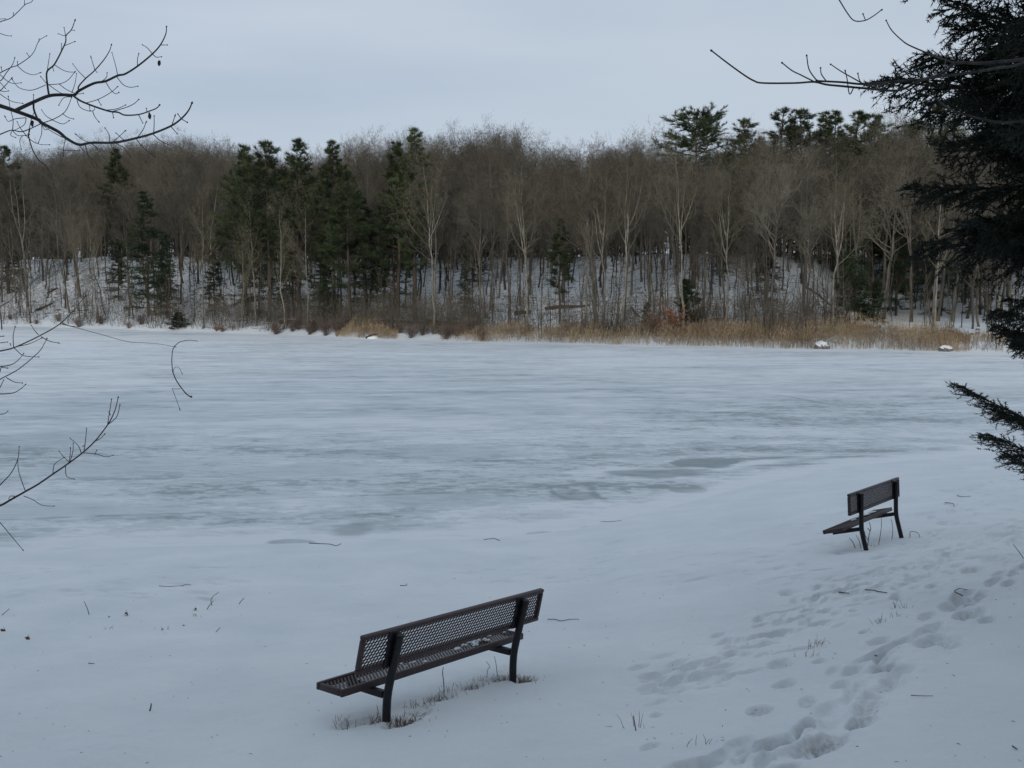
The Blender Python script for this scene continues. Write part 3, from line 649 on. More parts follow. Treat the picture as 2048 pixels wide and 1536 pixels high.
# the trees beyond the first three hundred: one mass, scattered by geometry nodes
def scatter(name, meshes, inst, **k):
    """inst: list of (mesh index, x,y,z,s,rz); joins instances of the given meshes through geometry nodes"""
    o = None
    ng = bpy.data.node_groups.new(name, 'GeometryNodeTree')
    ng.interface.new_socket('Geometry', in_out='INPUT', socket_type='NodeSocketGeometry'); ng.interface.new_socket('Geometry', in_out='OUTPUT', socket_type='NodeSocketGeometry')
    gi = ng.nodes.new('NodeGroupInput'); go = ng.nodes.new('NodeGroupOutput'); jn = ng.nodes.new('GeometryNodeJoinGeometry')
    V = np.array([q[1:4] for q in inst]); me = bpy.data.meshes.new(name); me.vertices.add(len(V)); me.vertices.foreach_set('co', V.astype(np.float32).ravel())
    for an, ty, val in (('kind_id', 'INT', [q[0] for q in inst]), ('sz', 'FLOAT', [q[4] for q in inst]), ('rz', 'FLOAT', [q[5] for q in inst])):
        at = me.attributes.new(an, ty, 'POINT'); at.data.foreach_set('value', val)
    def attr(nm, ty):
        a = ng.nodes.new('GeometryNodeInputNamedAttribute'); a.data_type = ty; a.inputs['Name'].default_value = nm; return a.outputs['Attribute']
    for k_, obs in enumerate(meshes):
        cmp_ = ng.nodes.new('FunctionNodeCompare'); cmp_.data_type = 'INT'; cmp_.operation = 'EQUAL'; ng.links.new(attr('kind_id', 'INT'), cmp_.inputs[2]); cmp_.inputs[3].default_value = k_
        for ob in obs:
            oi = ng.nodes.new('GeometryNodeObjectInfo'); oi.inputs['Object'].default_value = ob; oi.inputs['As Instance'].default_value = True
            ip = ng.nodes.new('GeometryNodeInstanceOnPoints'); ng.links.new(gi.outputs[0], ip.inputs['Points']); ng.links.new(cmp_.outputs[0], ip.inputs['Selection'])
            ng.links.new(oi.outputs['Geometry'], ip.inputs['Instance'])
            cx = ng.nodes.new('ShaderNodeCombineXYZ'); ng.links.new(attr('rz', 'FLOAT'), cx.inputs[2]); ng.links.new(cx.outputs[0], ip.inputs['Rotation'])
            ng.links.new(attr('sz', 'FLOAT'), ip.inputs['Scale']); ng.links.new(ip.outputs[0], jn.inputs[0])
    ng.links.new(jn.outputs[0], go.inputs[0])
    o = link(name, me, None, **k); md = o.modifiers.new('scatter', 'NODES'); md.node_group = ng
    return o
def find(me): return next(o for o in bpy.data.objects if o.type == 'MESH' and o.data == me)
def fill(k, tries_, y0, y1, t0, t1, s0, s1, base_k):   # growth high on the slope that closes the gaps under the crowns
    y = r3.uniform(y0, y1, tries_); x = r3.uniform(-.58, .58, tries_) * y; t = y - yfar(x); ok = (t > t0(x / y)) & (t < t1); x, y = x[ok], y[ok]; z = h1(x, y)
    for a_, b_, c_ in zip(x, y, z): extra.append((base_k + int(r3.integers(0, k)), a_, b_, c_, r3.uniform(s0, s1), r3.uniform(0, 6)))
fill(3, 300, 120, 260, lambda u: 50 - 6 * (u < -.2) + 4 * (u > .3), 88, .6, 1.0, 8); fill(3, 1100, 125, 275, lambda u: 70 + 0 * u, 98, .45, .7, 8)
fill(8, 420, 110, 260, lambda u: 36 + 6 * (u > .3), 90, .42, .75, 0)
n0 = len(extra); fill(2, 1300, 110, 270, lambda u: 38 + 6 * (u > .3), 96, .45, .95, 0)
extra[n0:] = [((2, 7)[q[0] % 2],) + q[1:] for q in extra[n0:]]
fill(3, 90, 100, 240, lambda u: 30 + 0 * u, 60, .5, .8, 8)
fill(5, 900, 100, 240, lambda u: 22 + 8 * (u > .3), 75, .8, 2.0, 11)
print('extra', len(extra))
srcs = [(find(b[1]), find(b[2])) for b in bare] + [tuple(find(p[1]) for p in h) for h in hems]
back = []
for k_ in range(150):
    x = r3.uniform(-75, 60); y = r3.uniform(-46, -9)
    back.append((int(r3.integers(0, 4)), x, y, 2.6 + (-y) * .05, r3.uniform(1.05, 1.3), r3.uniform(0, 6)))
# ------------------------------------------------------------------ saplings and thin stems
ns = 0
for k_ in range(1200):
    if ns >= 230: break
    px = r3.uniform(-10, 2060); t = r3.choice([r3.uniform(1.0, 9), r3.uniform(1, 24)])
    if px > 1700 and (r3.uniform() > .25): continue
    x, y = hill_at(px, t); i = int(r3.integers(0, 5)); H, t_, c_ = sap[i]
    lab = ('thin bare sapling on the snowy slope left of the birch row' if px < 370 else 'thin bare sapling under the pines behind the birch row' if px < 900 else 'thin bare sapling behind the golden reeds left of the snow field' if px < 1650 else 'thin bare sapling at the edge of the flat snow field')
    place('sapling', [('trunk', t_, None), ('crown', c_, None)], x, y, r3.uniform(.5, 1.25), r3.uniform(0, 6), (r3.normal() * .06, r3.normal() * .06), label=lab, cat='sapling', group=lab.split(' sapling ')[1] + ' saplings'); ns += 1
srcs += [(find(b[1]), find(b[2])) for b in sap]
scatter('wood_behind', [tuple(find(p[1]) for p in pines[0]), tuple(find(p[1]) for p in pines[2]), tuple(find(p[1]) for p in hems[0]), tuple(find(p[1]) for p in hems[2])], back, label='evergreen wood on the bank behind the viewer that shades the near snow', cat='wood', kind='stuff')
scatter('far_wood', srcs, extra, label='dense brown mass of bare trees and evergreens filling the ridge behind', cat='wood', kind='stuff')

# ------------------------------------------------------------------ reeds, shrubs, undergrowth, logs, rocks at the far shore
r4 = np.random.default_rng(44)
def blades(name, lo, hi, n, t0, t1, hm, hv, wd, m, label, cat, taper=40):
    g = Geo(); px = r4.uniform(lo, hi, n); tt = r4.uniform(t0, t1, n); B = np.stack(hill_atv(px, tt), 1); z = h1(B[:, 0], B[:, 1]); B = np.c_[B, np.maximum(z, .0) - .03]
    dens = fbm(B[:, 0] * .35, B[:, 1] * .35, 3, 91); ed = np.minimum(1, np.minimum(px - lo, hi - px) / taper); ed = np.clip(ed, .25, 1)
    ed = ed * np.interp(px, [900, 1250, 1500, 1620, 1800, 1900, 1940], [.62, .75, .9, 1.05, 1.05, .8, .5]) if hi > 1500 else ed
    keep = dens + r4.uniform(-.3, .3, n) > -.24; B = B[keep]; ed = ed[keep]; dens = dens[keep]; n = len(B)
    H = (hm + dens * hm * .8 + r4.normal(size=n) * hv) * ed; H = np.clip(H, .3, 3.2)
    lean = r4.normal(size=(n, 2)) * .12 + np.array([.05, 0]); f = np.linspace(0, 1, 4)
    P = B[:, None, :] + np.stack([lean[:, None, 0] * (f ** 2)[None] * H[:, None], lean[:, None, 1] * (f ** 2)[None] * H[:, None], H[:, None] * f[None]], -1)
    g.tubes(P, (r4.uniform(.5, 1, n) * wd)[:, None] * np.array([1, .9, .7, .25])[None], 3)
    # plumes and drooping leaves
    t = r4.uniform(.3, 1, n); q, tg = sample(P, t); a = r4.uniform(0, 6.28, n); d = norm(np.stack([np.cos(a) * .6, np.sin(a) * .6, r4.uniform(.2, 1, n)], 1)); g.tris(q, d, r4.uniform(.2, .45, n), wd * 2.2, r4)
    g.tris(P[:, -1] - [0, 0, .12], norm(tg + r4.normal(size=tg.shape) * .15), r4.uniform(.15, .3, n), wd * 3.4, r4)
    return g.obj(name, m, label=label, cat=cat, kind='stuff')
blades('reeds', 670, 795, 1500, .1, 3.5, .95, .28, .013, M_REED, 'short patch of golden dry reeds behind the snowy lump at the shore', 'reeds')
blades('reeds', 880, 1940, 12500, -.25, 5., 1.05, .34, .0115, M_REED, 'long golden band of dry reeds along the far shore', 'reeds')
blades('reeds', 1880, 2080, 900, .1, 5, .9, .25, .012, M_REED, 'thin sparse reeds under the black spruce at the shore end', 'reeds')
g = Geo(); n = 6500; px = r4.uniform(-20, 1720, n); t = r4.uniform(1, 1, n) * np.where(px < 380, r4.uniform(.8, 32, n), r4.uniform(1.2, 22, n)); x, y = hill_atv(px, t); z = h1(x, y)
a = r4.uniform(0, 6.28, n); ln = r4.uniform(.3, 1.6, n); d = norm(np.stack([np.cos(a), np.sin(a), np.abs(r4.normal(size=n)) * .8], 1)); p0 = np.stack([x, y, z - .03], 1)
P = np.stack([p0, p0 + d * ln[:, None] * .5 + r4.normal(size=(n, 3)) * .05, p0 + d * ln[:, None] + r4.normal(size=(n, 3)) * .1], 1)
g.tubes(P, r4.uniform(.008, .028, len(P))[:, None] * np.array([1, .8, .4])[None], 3)
n = 9500; px = r4.uniform(-20, 1700, n); t = r4.uniform(0, 1, n) ** 1.6 * np.where(px < 380, 20, 12) + np.where(px < 550, .9, 1.6); x, y = hill_atv(px, t); z = h1(x, y); kp = fbm(x * .22, y * .22, 3, 19) + r4.uniform(-.12, .12, n) > -.04
x, y, z = x[kp], y[kp], z[kp]; n = len(x); ln = r4.uniform(.8, 3.6, n); p0 = np.stack([x, y, z - .03], 1); d = norm(np.stack([r4.normal(size=n) * .22, r4.normal(size=n) * .22, np.ones(n)], 1)); P = np.zeros((n, 4, 3)); P[:, 0] = p0
for i in range(1, 4): P[:, i] = P[:, i - 1] + d * (ln / 3)[:, None]; d = norm(d + r4.normal(size=(n, 3)) * .15)
Rd = r4.uniform(.008, .02, n)[:, None] * np.array([1, .8, .6, .3])[None]; g.tubes(P, Rd, 3)
Q, QR, QL = grow(P, Rd, ln, 4, .3, 1, .4, 1., lambda t: .32 + 0 * t, r4, 3, .05, .15, .8, .01, .5); g.tubes(Q, np.maximum(QR, .005), 3)
g.obj('undergrowth', M_TWIG, label='tangle of fallen sticks and brushwood poking through the snow of the far wood', cat='undergrowth', kind='stuff')

def shrub_mesh(seed, n=46, H=1.6, spread=.5, leaf=0):
    r_ = np.random.default_rng(seed); g = Geo(); a = r_.uniform(0, 6.28, n); el = r_.uniform(.1, spread, n)
    d = np.stack([np.cos(a) * np.sin(el), np.sin(a) * np.sin(el), np.cos(el)], 1); P = np.zeros((n, 5, 3)); P[:, 0] = r_.normal(size=(n, 3)) * [.12, .12, 0]; ln = H * r_.uniform(.5, 1.05, n)
    for i in range(1, 5): P[:, i] = P[:, i - 1] + d * (ln / 4)[:, None]; d = norm(d + r_.normal(size=(n, 3)) * .12)
    Rd = np.full((n, 1), .013) * np.linspace(1, .4, 5)[None]; g.tubes(P, Rd, 3)
    Q, QR, QL = grow(P, Rd, ln, 6, .25, 1, .3, .8, lambda t: .35 + 0 * t, r_, 4, .05, .15, .9, .02, .4); QR = np.maximum(QR, .006); g.tubes(Q, QR, 3)
    lm = None
    if leaf:
        q, tg = sample(np.repeat(Q, leaf, 0), r_.uniform(.2, 1, len(Q) * leaf)); lg = Geo(); lg.tris(q, norm(tg + r_.normal(size=q.shape)), .14, .09, r_); lm = lg.mesh('leaves', False); lm.materials.append(M_OLEAF)
    me = g.mesh('stems'); me.materials.append(M_REDSH); return me, lm
shr = [shrub_mesh(900 + i, 50, 1.7, .7)[0] for i in range(3)]
spots = [(p, .6 + (k_ % 3) * .7) for k_, p in enumerate([552, 585, 597, 620, 627, 648, 652, 675, 800, 822, 845, 868, 892, 915, 940, 965])]
for k_, (px, t) in enumerate(spots):
    x, y = hill_at(px, t)
    lab = 'reddish bare shrub by the shore left of the short reed patch' if px < 700 else 'reddish bare shrub by the shore between the two reed patches'
    o = link('shrub', shr[k_ % 3], M_REDSH, label=lab, cat='shrub', group='red shrubs left of the short reeds' if px < 700 else 'red shrubs between the reed patches'); o.location = (x, y, gz(x, y)); s = rnd.uniform(.5, 1.0); o.scale = (s * 1.2, s * 1.2, s); o.rotation_euler = (0, 0, rnd.uniform(0, 6))
for k_, (px, t) in enumerate([(158, .6), (203, 1.6), (258, .7), (283, 1.9), (74, 1.2), (22, 2.5), (118, 2.2), (445, .5), (552, .2)]):
    x, y = hill_at(px, t); o = link('shrub', shr[k_ % 3], M_REDSH, label='low bare brush clump at the foot of the left shore' if px < 400 else ('small bare shrub right of the leftmost birch' if px < 500 else 'rounded pale brush clump standing on the ice edge'), cat='shrub'); 
    if px < 400: o['group'] = 'brush clumps at the left shore'
    o.location = (x, y, gz(x, y)); s = rnd.uniform(.35, .8); o.scale = (s * 1.4, s * 1.4, s); o.rotation_euler = (0, 0, rnd.uniform(0, 6))
for px, t, s, lab in [(1345, 3.5, 1.6, 'low young oak still holding orange leaves behind the reeds'), (433, .6, .6, 'tiny orange-leaved bush on the white shore between two birches'), (1310, 5, .8, 'small russet-leaved bush left of the orange oak')]:
    sm, lm = shrub_mesh(950 + int(px), 22, 1.7, .9, 4); x, y = hill_at(px, t); e = empty('oak_bush', (x, y, gz(x, y)), label=lab, cat='bush'); e.scale = (s, s, s); link('stems', sm, None, e); link('leaves', lm, None, e)

def path_tube(pts, r0, r1, S=8, n=None):
    P = np.array(pts, float); k = n or len(P) * 4; t = np.linspace(0, len(P) - 1, k); Q = []
    for tv in t:
        i = min(int(tv), len(P) - 2); f = tv - i; p0 = P[max(i - 1, 0)]; p1 = P[i]; p2 = P[i + 1]; p3 = P[min(i + 2, len(P) - 1)]
        Q.append(.5 * (2 * p1 + (p2 - p0) * f + (2 * p0 - 5 * p1 + 4 * p2 - p3) * f * f + (3 * p1 - p0 - 3 * p2 + p3) * f ** 3))
    return np.array(Q), np.linspace(r0, r1, k)
def add_path(g, pts, r0, r1, S=6, n=None):
    Q, Rr = path_tube(pts, r0, r1, S, n); g.tubes(Q[None], Rr[None], S)
    # end caps
    b = g.n - len(Q) * S
    for c, o_ in ((Q[0], 0), (Q[-1], (len(Q) - 1) * S)):
        g.v.append(c[None]); ci = g.n; g.n += 1
        g.f[3].append(np.array([[ci, b + o_ + j, b + o_ + (j + 1) % S] for j in range(S)]))
for pa, pb, r0, r1, lab in [((560, 5), (700, 6), .22, .16, 'dark fallen log lying low behind the reddish shrubs'), ((690, 6), (880, 7), .20, .14, 'long reddish fallen log behind the short reed patch'), ((850, 8), (960, 7), .25, .2, 'thick russet fallen log behind the forked birch'),
                            ((75, 7), (107, 10), .18, .1, 'fallen log lying uphill on the left snowy slope'), ((98, 14), (118, 16), .15, .1, 'short fallen log higher on the left slope'), ((1090, 15), (1180, 17), .2, .1, 'fallen log on the snow left of the middle slope'),
                            ((1262, 16), (1278, 11), .13, .09, 'pale fallen log pointing downhill on the middle snow'), ((1420, 10), (1452, 12), .14, .08, 'snow-dusted fallen trunk beside the young fir'), ((1610, 20), (1700, 17), .12, .08, 'drooping fallen trunk propped across the snow field edge'), ((1030, 12), (1060, 13), .25, .2, 'short dark fallen log behind the tall tree with a dark foot')]:
    a = hill_at(*pa); b = hill_at(*pb); pts = []
    for f in np.linspace(0, 1, 5):
        x = a[0] * (1 - f) + b[0] * f; y = a[1] * (1 - f) + b[1] * f; pts.append((x, y, gz(x, y) + .15 + rnd.uniform(-.05, .1)))
    if 'propped' in lab:
        for j, q in enumerate(pts): pts[j] = (q[0], q[1], q[2] + 1.6 * (1 - j / 4))
    g = Geo(); add_path(g, pts, r0, r1, 8); g.obj('fallen_log', M_LOG, label=lab, cat='fallen log')

def lump(seed, sx, sy, sz, rough=.25, n=24):
    g = Geo(); th = np.linspace(0, math.pi, n); ph = np.linspace(0, 2 * math.pi, 2 * n + 1)[:-1]; T, Pp = np.meshgrid(th, ph, indexing='ij')
    d = np.stack([np.sin(T) * np.cos(Pp), np.sin(T) * np.sin(Pp), np.cos(T)], -1); nn = fbm(d[..., 0] * 2.2 + 5 + d[..., 2] * 1.3, d[..., 1] * 2.2 + 9 - d[..., 2], 4, seed)
    V = d * (1 + rough * 2 * nn)[..., None] * [sx, sy, sz]; idx = np.arange(n * 2 * n).reshape(n, 2 * n)
    q = np.stack([idx[:-1], np.roll(idx, -1, 1)[:-1], np.roll(idx, -1, 1)[1:], idx[1:]], -1).reshape(-1, 4); g.add(V, q[:, ::-1]); return g
M_SNOWOBJ = mat('snow_cap', (.70, .75, .78), (.80, .84, .86), 3, .8, bump=.3, bscale=12)
for px, t, s, lab in [(1645, .1, (.55, .4, .42), 'snow-capped grey boulder before the golden reeds'), (1893, .1, (.55, .35, .28), 'low snow-capped boulder at the end of the golden reeds')]:
    x, y = hill_at(px, t); e = empty('boulder', (x, y, .12), label=lab, cat='boulder'); lump(int(px), *s, .4).obj('rock', M_ROCK, e)
    c_ = lump(int(px) + 1, s[0] * .88, s[1] * .85, s[2] * .55, .45).obj('snow_cap', M_SNOWOBJ, e); c_.location = (-.03, -.08, s[2] * .62)
x, y = hill_at(742, .0); e = empty('snowy_stump', (x, y, .1), label='snow-covered driftwood lump lying on the ice before the short reeds', cat='driftwood')
o = lump(5, .55, .2, .22, .4).obj('snow_cover', M_SNOWOBJ, e); g = Geo(); add_path(g, [(-.5, -.1, .0), (0, -.15, .25), (.5, -.1, .35), (.62, -.1, .3)], .1, .06, 8); g.obj('wood', M_LOG, e)
# small rocks along the bank behind the reed end
for k_ in range(46):
    px = rnd.uniform(1750, 2046); t = rnd.uniform(4.5, 8.5) if px > 1850 else rnd.uniform(6, 9); x, y = hill_at(px, t); s = rnd.uniform(.1, .24)
    if k_ < 4: rk = [lump(60 + k_, 1, .8, .6, .5, 10).mesh('bank_stone') for _ in range(1)][0]; rk.materials.append(M_ROCK); RK = globals().setdefault('RK', []); RK.append(rk)
    o = link('bank_stone', RK[k_ % len(RK)], None, label='small dark stone on the white bank behind the sparse reeds', cat='stone', group='stones on the white bank'); o.location = (x, y, gz(x, y) + .05); o.scale = (s, s, s); o.rotation_euler = (0, 0, rnd.uniform(0, 6))

# ------------------------------------------------------------------ benches
def perforated(L_, W_, mat_, name, parent, T=.005, pu=.034, pv=.0225, hr=(.0148, .0090)):
    """sheet centred on x, spanning 0..W_ in local y, pierced with staggered oval holes"""
    g = Geo(); nv = int(round(W_ / pv)); pv = W_ / nv; nu = int(round(L_ / pu)); pu = L_ / nu; S = 8
    a = np.arange(S) * 2 * math.pi / S + math.pi / 8
    sq = np.array([(1, .41), (.41, 1), (-.41, 1), (-1, .41), (-1, -.41), (-.41, -1), (.41, -1), (1, -.41)]) * .5
    hole = np.stack([np.cos(a) * hr[0], np.sin(a) * hr[1]], 1); sk = np.array([[1, .35], [0, 1]])
    hole = hole @ np.array([[1, .38], [0, 1]])
    Vs = []; 
    for j in range(nv):
        for i in range(nu + (j % 2)):
            cx = -L_ / 2 + (i + .5 - (j % 2) * .5) * pu; cy = (j + .5) * pv
            o_ = sq * [pu, pv] + [cx, cy]; o_[:, 0] = np.clip(o_[:, 0], -L_ / 2, L_ / 2)
            # push the rectangle's corners out so that the cells tile
            cor_ = np.array([(np.clip(cx + sx * pu / 2, -L_ / 2, L_ / 2), cy + sy * pv / 2) for sx, sy in ((1, 1), (-1, 1), (-1, -1), (1, -1))])
            if (j % 2) and i in (0, nu): Vs.append(None); g.addm(np.array([(c[0], c[1], z) for z in (T / 2, -T / 2) for c in cor_]), [(0, 1, 2, 3), (7, 6, 5, 4)]); continue
            h_ = hole + [cx, cy]
            pts2 = np.concatenate([h_, o_, cor_])
            v = np.concatenate([np.c_[pts2, np.full(20, T / 2)], np.c_[pts2, np.full(20, -T / 2)]])
            q = [(k, k + 8, 8 + (k + 1) % 8, (k + 1) % 8) for k in range(8)]; q4 = np.array(q); q4b = (q4 + 20)[:, ::-1]
            wall = np.array([((k + 1) % 8, (k + 1) % 8 + 20, k + 20, k) for k in range(8)])
            tri = np.array([(8, 16, 9), (10, 17, 11), (12, 18, 13), (14, 19, 15)])
            g.add(v, np.concatenate([q4, q4b, wall])); g.f[3].append(tri + g.n - 40); g.f[3].append((tri + 20)[:, ::-1] + g.n - 40)
    return g.obj(name, mat_, parent, smooth=False)
def bevel(o, wd=.006):
    b = o.modifiers.new('bevel', 'BEVEL'); b.width = wd; b.segments = 3; b.limit_method = 'ANGLE'; b.angle_limit = R(40); return o
def rim(L_, W_, wd, dp, name, parent):
    g = Geo()
    for sy in (0, 1): g.box((0, sy * W_ + (-1 if sy else 1) * wd / 2, 0), (L_, wd, dp))
    for sx in (-1, 1): g.box((sx * (L_ / 2 - wd / 2), W_ / 2, 0), (wd, W_ - 2 * wd - .002, dp - .004))
    return bevel(g.obj(name, M_FRAME, parent, smooth=False), .009)
def make_bench(L_, loc, rot, label, s=(.1, .1)):
    yaw, roll, pit_ = rot
    Mx = Matrix.Rotation(yaw, 4, 'Z') @ Matrix.Rotation(pit_, 4, 'Y') @ Matrix.Rotation(roll, 4, 'X')
    e = empty('park_bench', loc, Mx.to_euler(), label=label, cat='park bench', group='perforated park benches')
    D, ys, hs = .275, .06, .43
    seat = perforated(L_ - .05, D - .05, M_FRAME, 'seat', e); seat.location = (0, ys + .025, hs - .012)
    sr = rim(L_, D, .032, .055, 'rim', seat); sr.location = (0, -.025, -.014)
    b0 = np.array([-.093, .565]); b1 = np.array([-.15, .845]); Wb = float(np.linalg.norm(b1 - b0)); ang = math.atan2(b1[1] - b0[1], b1[0] - b0[0])
    bk = perforated(L_ - .05, Wb - .05, M_FRAME, 'backrest', e); dv = (b1 - b0) / Wb; p = b0 + dv * .025
    off = .0225; nx, nz_ = dv[1], -dv[0]
    bk.location = (0, p[0] + nx * off, p[1] + nz_ * off); bk.rotation_euler = (ang, 0, 0)
    br = rim(L_, Wb, .032, .045, 'rim', bk); br.location = (0, -.025, 0)
    for sx in (-1, 1):
        px_ = sx * (L_ / 2 - .314); g = Geo()
        add_path(g, [(px_, -.074, -.35), (px_, -.074, .10), (px_, -.074, .28), (px_, -.088, .40), (px_, -.145, .64), (px_, -.189, .812)], .031, .031, 16, 26)
        g.obj('post', M_POST, e)
        g = Geo(); g.box((px_, -.074 + (ys + D - .03 + .074) / 2 + .02, .352), (.05, ys + D + .03, .05)); g.box((px_, ys + D * .5, .378), (.075, D * .78, .010)); bevel(g.obj('seat_arm', M_POST, e, smooth=False), .006)
        g = Geo(); mid = (b0 + b1) / 2; Mr = Matrix.Rotation(ang - math.pi / 2, 3, 'X')
        g.box((px_ - .03, mid[0] - .006, mid[1] + .0), (.085, .012, Wb * .97), Mr); g.box((px_, mid[0] - .022, mid[1]), (.04, .03, Wb * .7), Mr); bevel(g.obj('bracket', M_POST, e, smooth=False), .003)
        g = Geo()
        for zz in (.3, .72):
            c_ = b0 * (1 - zz) + b1 * zz; g.tubes(np.array([[(px_ - .055, c_[0] - .018, c_[1]), (px_ - .055, c_[0] - .006, c_[1])]]), np.array([[.009, .009]]), 6)
        g.obj('bolts', M_POST, e)
    return e
bench1 = make_bench(2.112, (-.513, 7.846, 1.284), (.905, -.019, .069), 'larger brown perforated metal bench in the lower middle, grass at its feet')
bench2 = make_bench(2.153, (5.139, 14.201, 1.03), (.927, -.277, .04), 'smaller, farther brown perforated bench tipping forward towards the lake')
def seat_snow(bench, spots, label):
    g = Geo()
    for i, (u, v, s) in enumerate(spots):
        q = lump(200 + i, s, s * .6, min(.012, s * .35), .7, 10); g.add(np.concatenate(q.v) + [u, v, .437], np.concatenate(q.f[4]))
    o = g.obj('snow_remnant', M_SNOWOBJ, label=label, cat='snow remnant', kind='stuff'); o.matrix_world = Matrix.Translation(bench.location) @ bench.rotation_euler.to_matrix().to_4x4()
seat_snow(bench1, [(rnd.uniform(-.5, .85), rnd.uniform(.09, .28), rnd.uniform(.010, .026)) for _ in range(12)] + [(rnd.gauss(.5, .17), rnd.uniform(.09, .26), rnd.uniform(.012, .032)) for _ in range(22)], 'crumbs of old snow left on the seat of the larger bench')
seat_snow(bench2, [(.35, .22, .10), (.5, .24, .11), (.62, .2, .07), (-.2, .2, .05), (.1, .25, .05)], 'white snow left on the seat of the tipping farther bench')

# ------------------------------------------------------------------ litter on the near snow
def tuft(px, py, n, H, label, m=M_GRASS, spread=.07, group=None):
    p = on_ground(px, py); n = max(6, int(n * .55)); r_ = np.random.default_rng(int(px * 7 + py)); g = Geo(); a = r_.uniform(0, 6.28, n); el = np.abs(r_.normal(size=n)) * .55
    d = np.stack([np.cos(a) * np.sin(el), np.sin(a) * np.sin(el), np.cos(el)], 1); P = np.zeros((n, 4, 3)); P[:, 0] = r_.normal(size=(n, 3)) * [spread, spread * .6, 0] - [0, 0, .045]; ln = H * r_.uniform(.4, 1.1, n) + .045
    for i in range(1, 4): P[:, i] = P[:, i - 1] + d * (ln / 3)[:, None]; d = norm(d + r_.normal(size=(n, 3)) * .25)
    g.tubes(P, np.full((n, 1), .0026) * np.array([1, .9, .7, .4])[None], 3)
    o = g.obj('grass_tuft', m, label=label, cat='grass tuft', group=group); o.location = p; return o
for px, py, n, H, lab in [(745, 1440, 40, .06, 'brown grass tuft just left of the larger bench near post'), (800, 1446, 110, .045, 'thick reddish grass mat right of the near post foot'), (835, 1440, 70, .04, 'reddish grass mat at the outer edge of the near post foot'), (830, 1418, 50, .05, 'grass tuft just beyond the near post under the seat'),
                          (845, 1408, 30, .05, 'small tuft under the near third of the seat'), (885, 1393, 40, .05, 'grass tuft under the middle of the larger bench'), (905, 1385, 30, .05, 'sparser grass tuft right of the mid-seat one'), (945, 1375, 50, .045, 'brown grass tuft left of the far post, under the seat'), (1000, 1358, 45, .045, 'fine grass tuft close left of the far post'),
                          (1045, 1360, 90, .045, 'reddish grass mat right of the far post foot'), (1066, 1364, 45, .04, 'dark end of the grass mat beside the far post'), (695, 1447, 20, .06, 'tiny lone tuft left of the larger bench'), (978, 1365, 40, .045, 'low grass tuft a step left of the far post')]:
    tuft(px, py, n, H, lab)
for px, py, n, H, lab in [(1632, 1292, 34, .09, 'russet grass sprig beside the footprints'), (1620, 1312, 18, .05, 'low russet sprig below the larger sprig'), (1812, 1214, 20, .07, 'russet sprig up the footprint trail'), (1795, 1232, 14, .06, 'thin sprig left of the trail sprig'), (1755, 1250, 10, .10, 'thin upright weed between the footprint trails'),
                          (1752, 1092, 22, .04, 'reddish sprig at the foot of the farther bench'), (1280, 1452, 8, .14, 'thin grey weed stalks low in the open snow'), (1385, 1490, 8, .07, 'tiny weed stalk near the lower footprints'), (395, 1232, 18, .05, 'small tuft under the curved stick'), (220, 1258, 10, .05, 'sparse weeds between the leaves'), (320, 1260, 10, .06, 'sparse weed stalks right of the larger leaf')]:
    tuft(px, py, n, H, lab, spread=.05)
def stalk(pts, base, label, r0=.004, r1=.0015, twigs=()):
    """thin dry stalk: picture offsets from its foot turned into metres in the upright plane at the foot"""
    p = on_ground(*base); g = Geo(); k = p[1] / FPX; cv = lambda q: ((q[0] - base[0]) * k, rnd.uniform(-.02, .02), (base[1] - q[1]) * k * 1.02)
    add_path(g, [(0, 0, -.06)] + [cv(q) for q in pts], r0, r1, 5)
    for t in twigs: add_path(g, [cv(q) for q in t], r1 * 1.3, r1, 4)
    o = g.obj('dry_stalk', M_STICK, label=label, cat='dry stalk'); o.location = p; return o
stalk([(888, 1365), (885, 1345), (887, 1333)], (888, 1387), 'tall thin stalk reaching up to the middle of the larger bench seat', .004, .003)
stalk([(992, 1325), (988, 1312)], (996, 1352), 'thin stalk under the larger bench just left of the far post', .003, .002)
stalk([(975, 1342), (980, 1333), (972, 1322)], (973, 1356), 'bent stalk second left of the far post', .003, .002)
stalk([(755, 1420), (754, 1408)], (758, 1430), 'little stalk left of the near post', .003, .002)
stalk([(694, 1445), (693, 1436)], (695, 1451), 'short lone stalk left of the larger bench', .003, .002)
stalk([(1738, 1070), (1741, 1058), (1738, 1044)], (1734, 1096), 'forked dry stalk rising behind the near post of the farther bench', .006, .004, [[(1736, 1080), (1731, 1072), (1728, 1062)], [(1740, 1062), (1733, 1055)]])
stalk([(1759, 1070), (1761, 1048), (1760, 1030)], (1756, 1088), 'tall curved stalk under the middle of the farther bench', .005, .003)
stalk([(1784, 1065), (1785, 1052), (1781, 1038)], (1783, 1078), 'stalk under the right end of the farther bench', .005, .003)
stalk([(1820, 1070), (1821, 1063), (1834, 1065), (1840, 1073), (1836, 1080)], (1820, 1076), 'hooked stalk right of the farther bench', .005, .003)
stalk([(1706, 1085), (1698, 1076)], (1714, 1096), 'slanting stalk left of the farther bench near post', .006, .004)
stalk([(1718, 1082), (1711, 1070)], (1724, 1096), 'thin slanting stalk touching the farther bench near post', .005, .003)
stalk([(1268, 1440), (1266, 1428)], (1275, 1462), 'leaning weed stalk in the open snow at bottom middle', .004, .003)

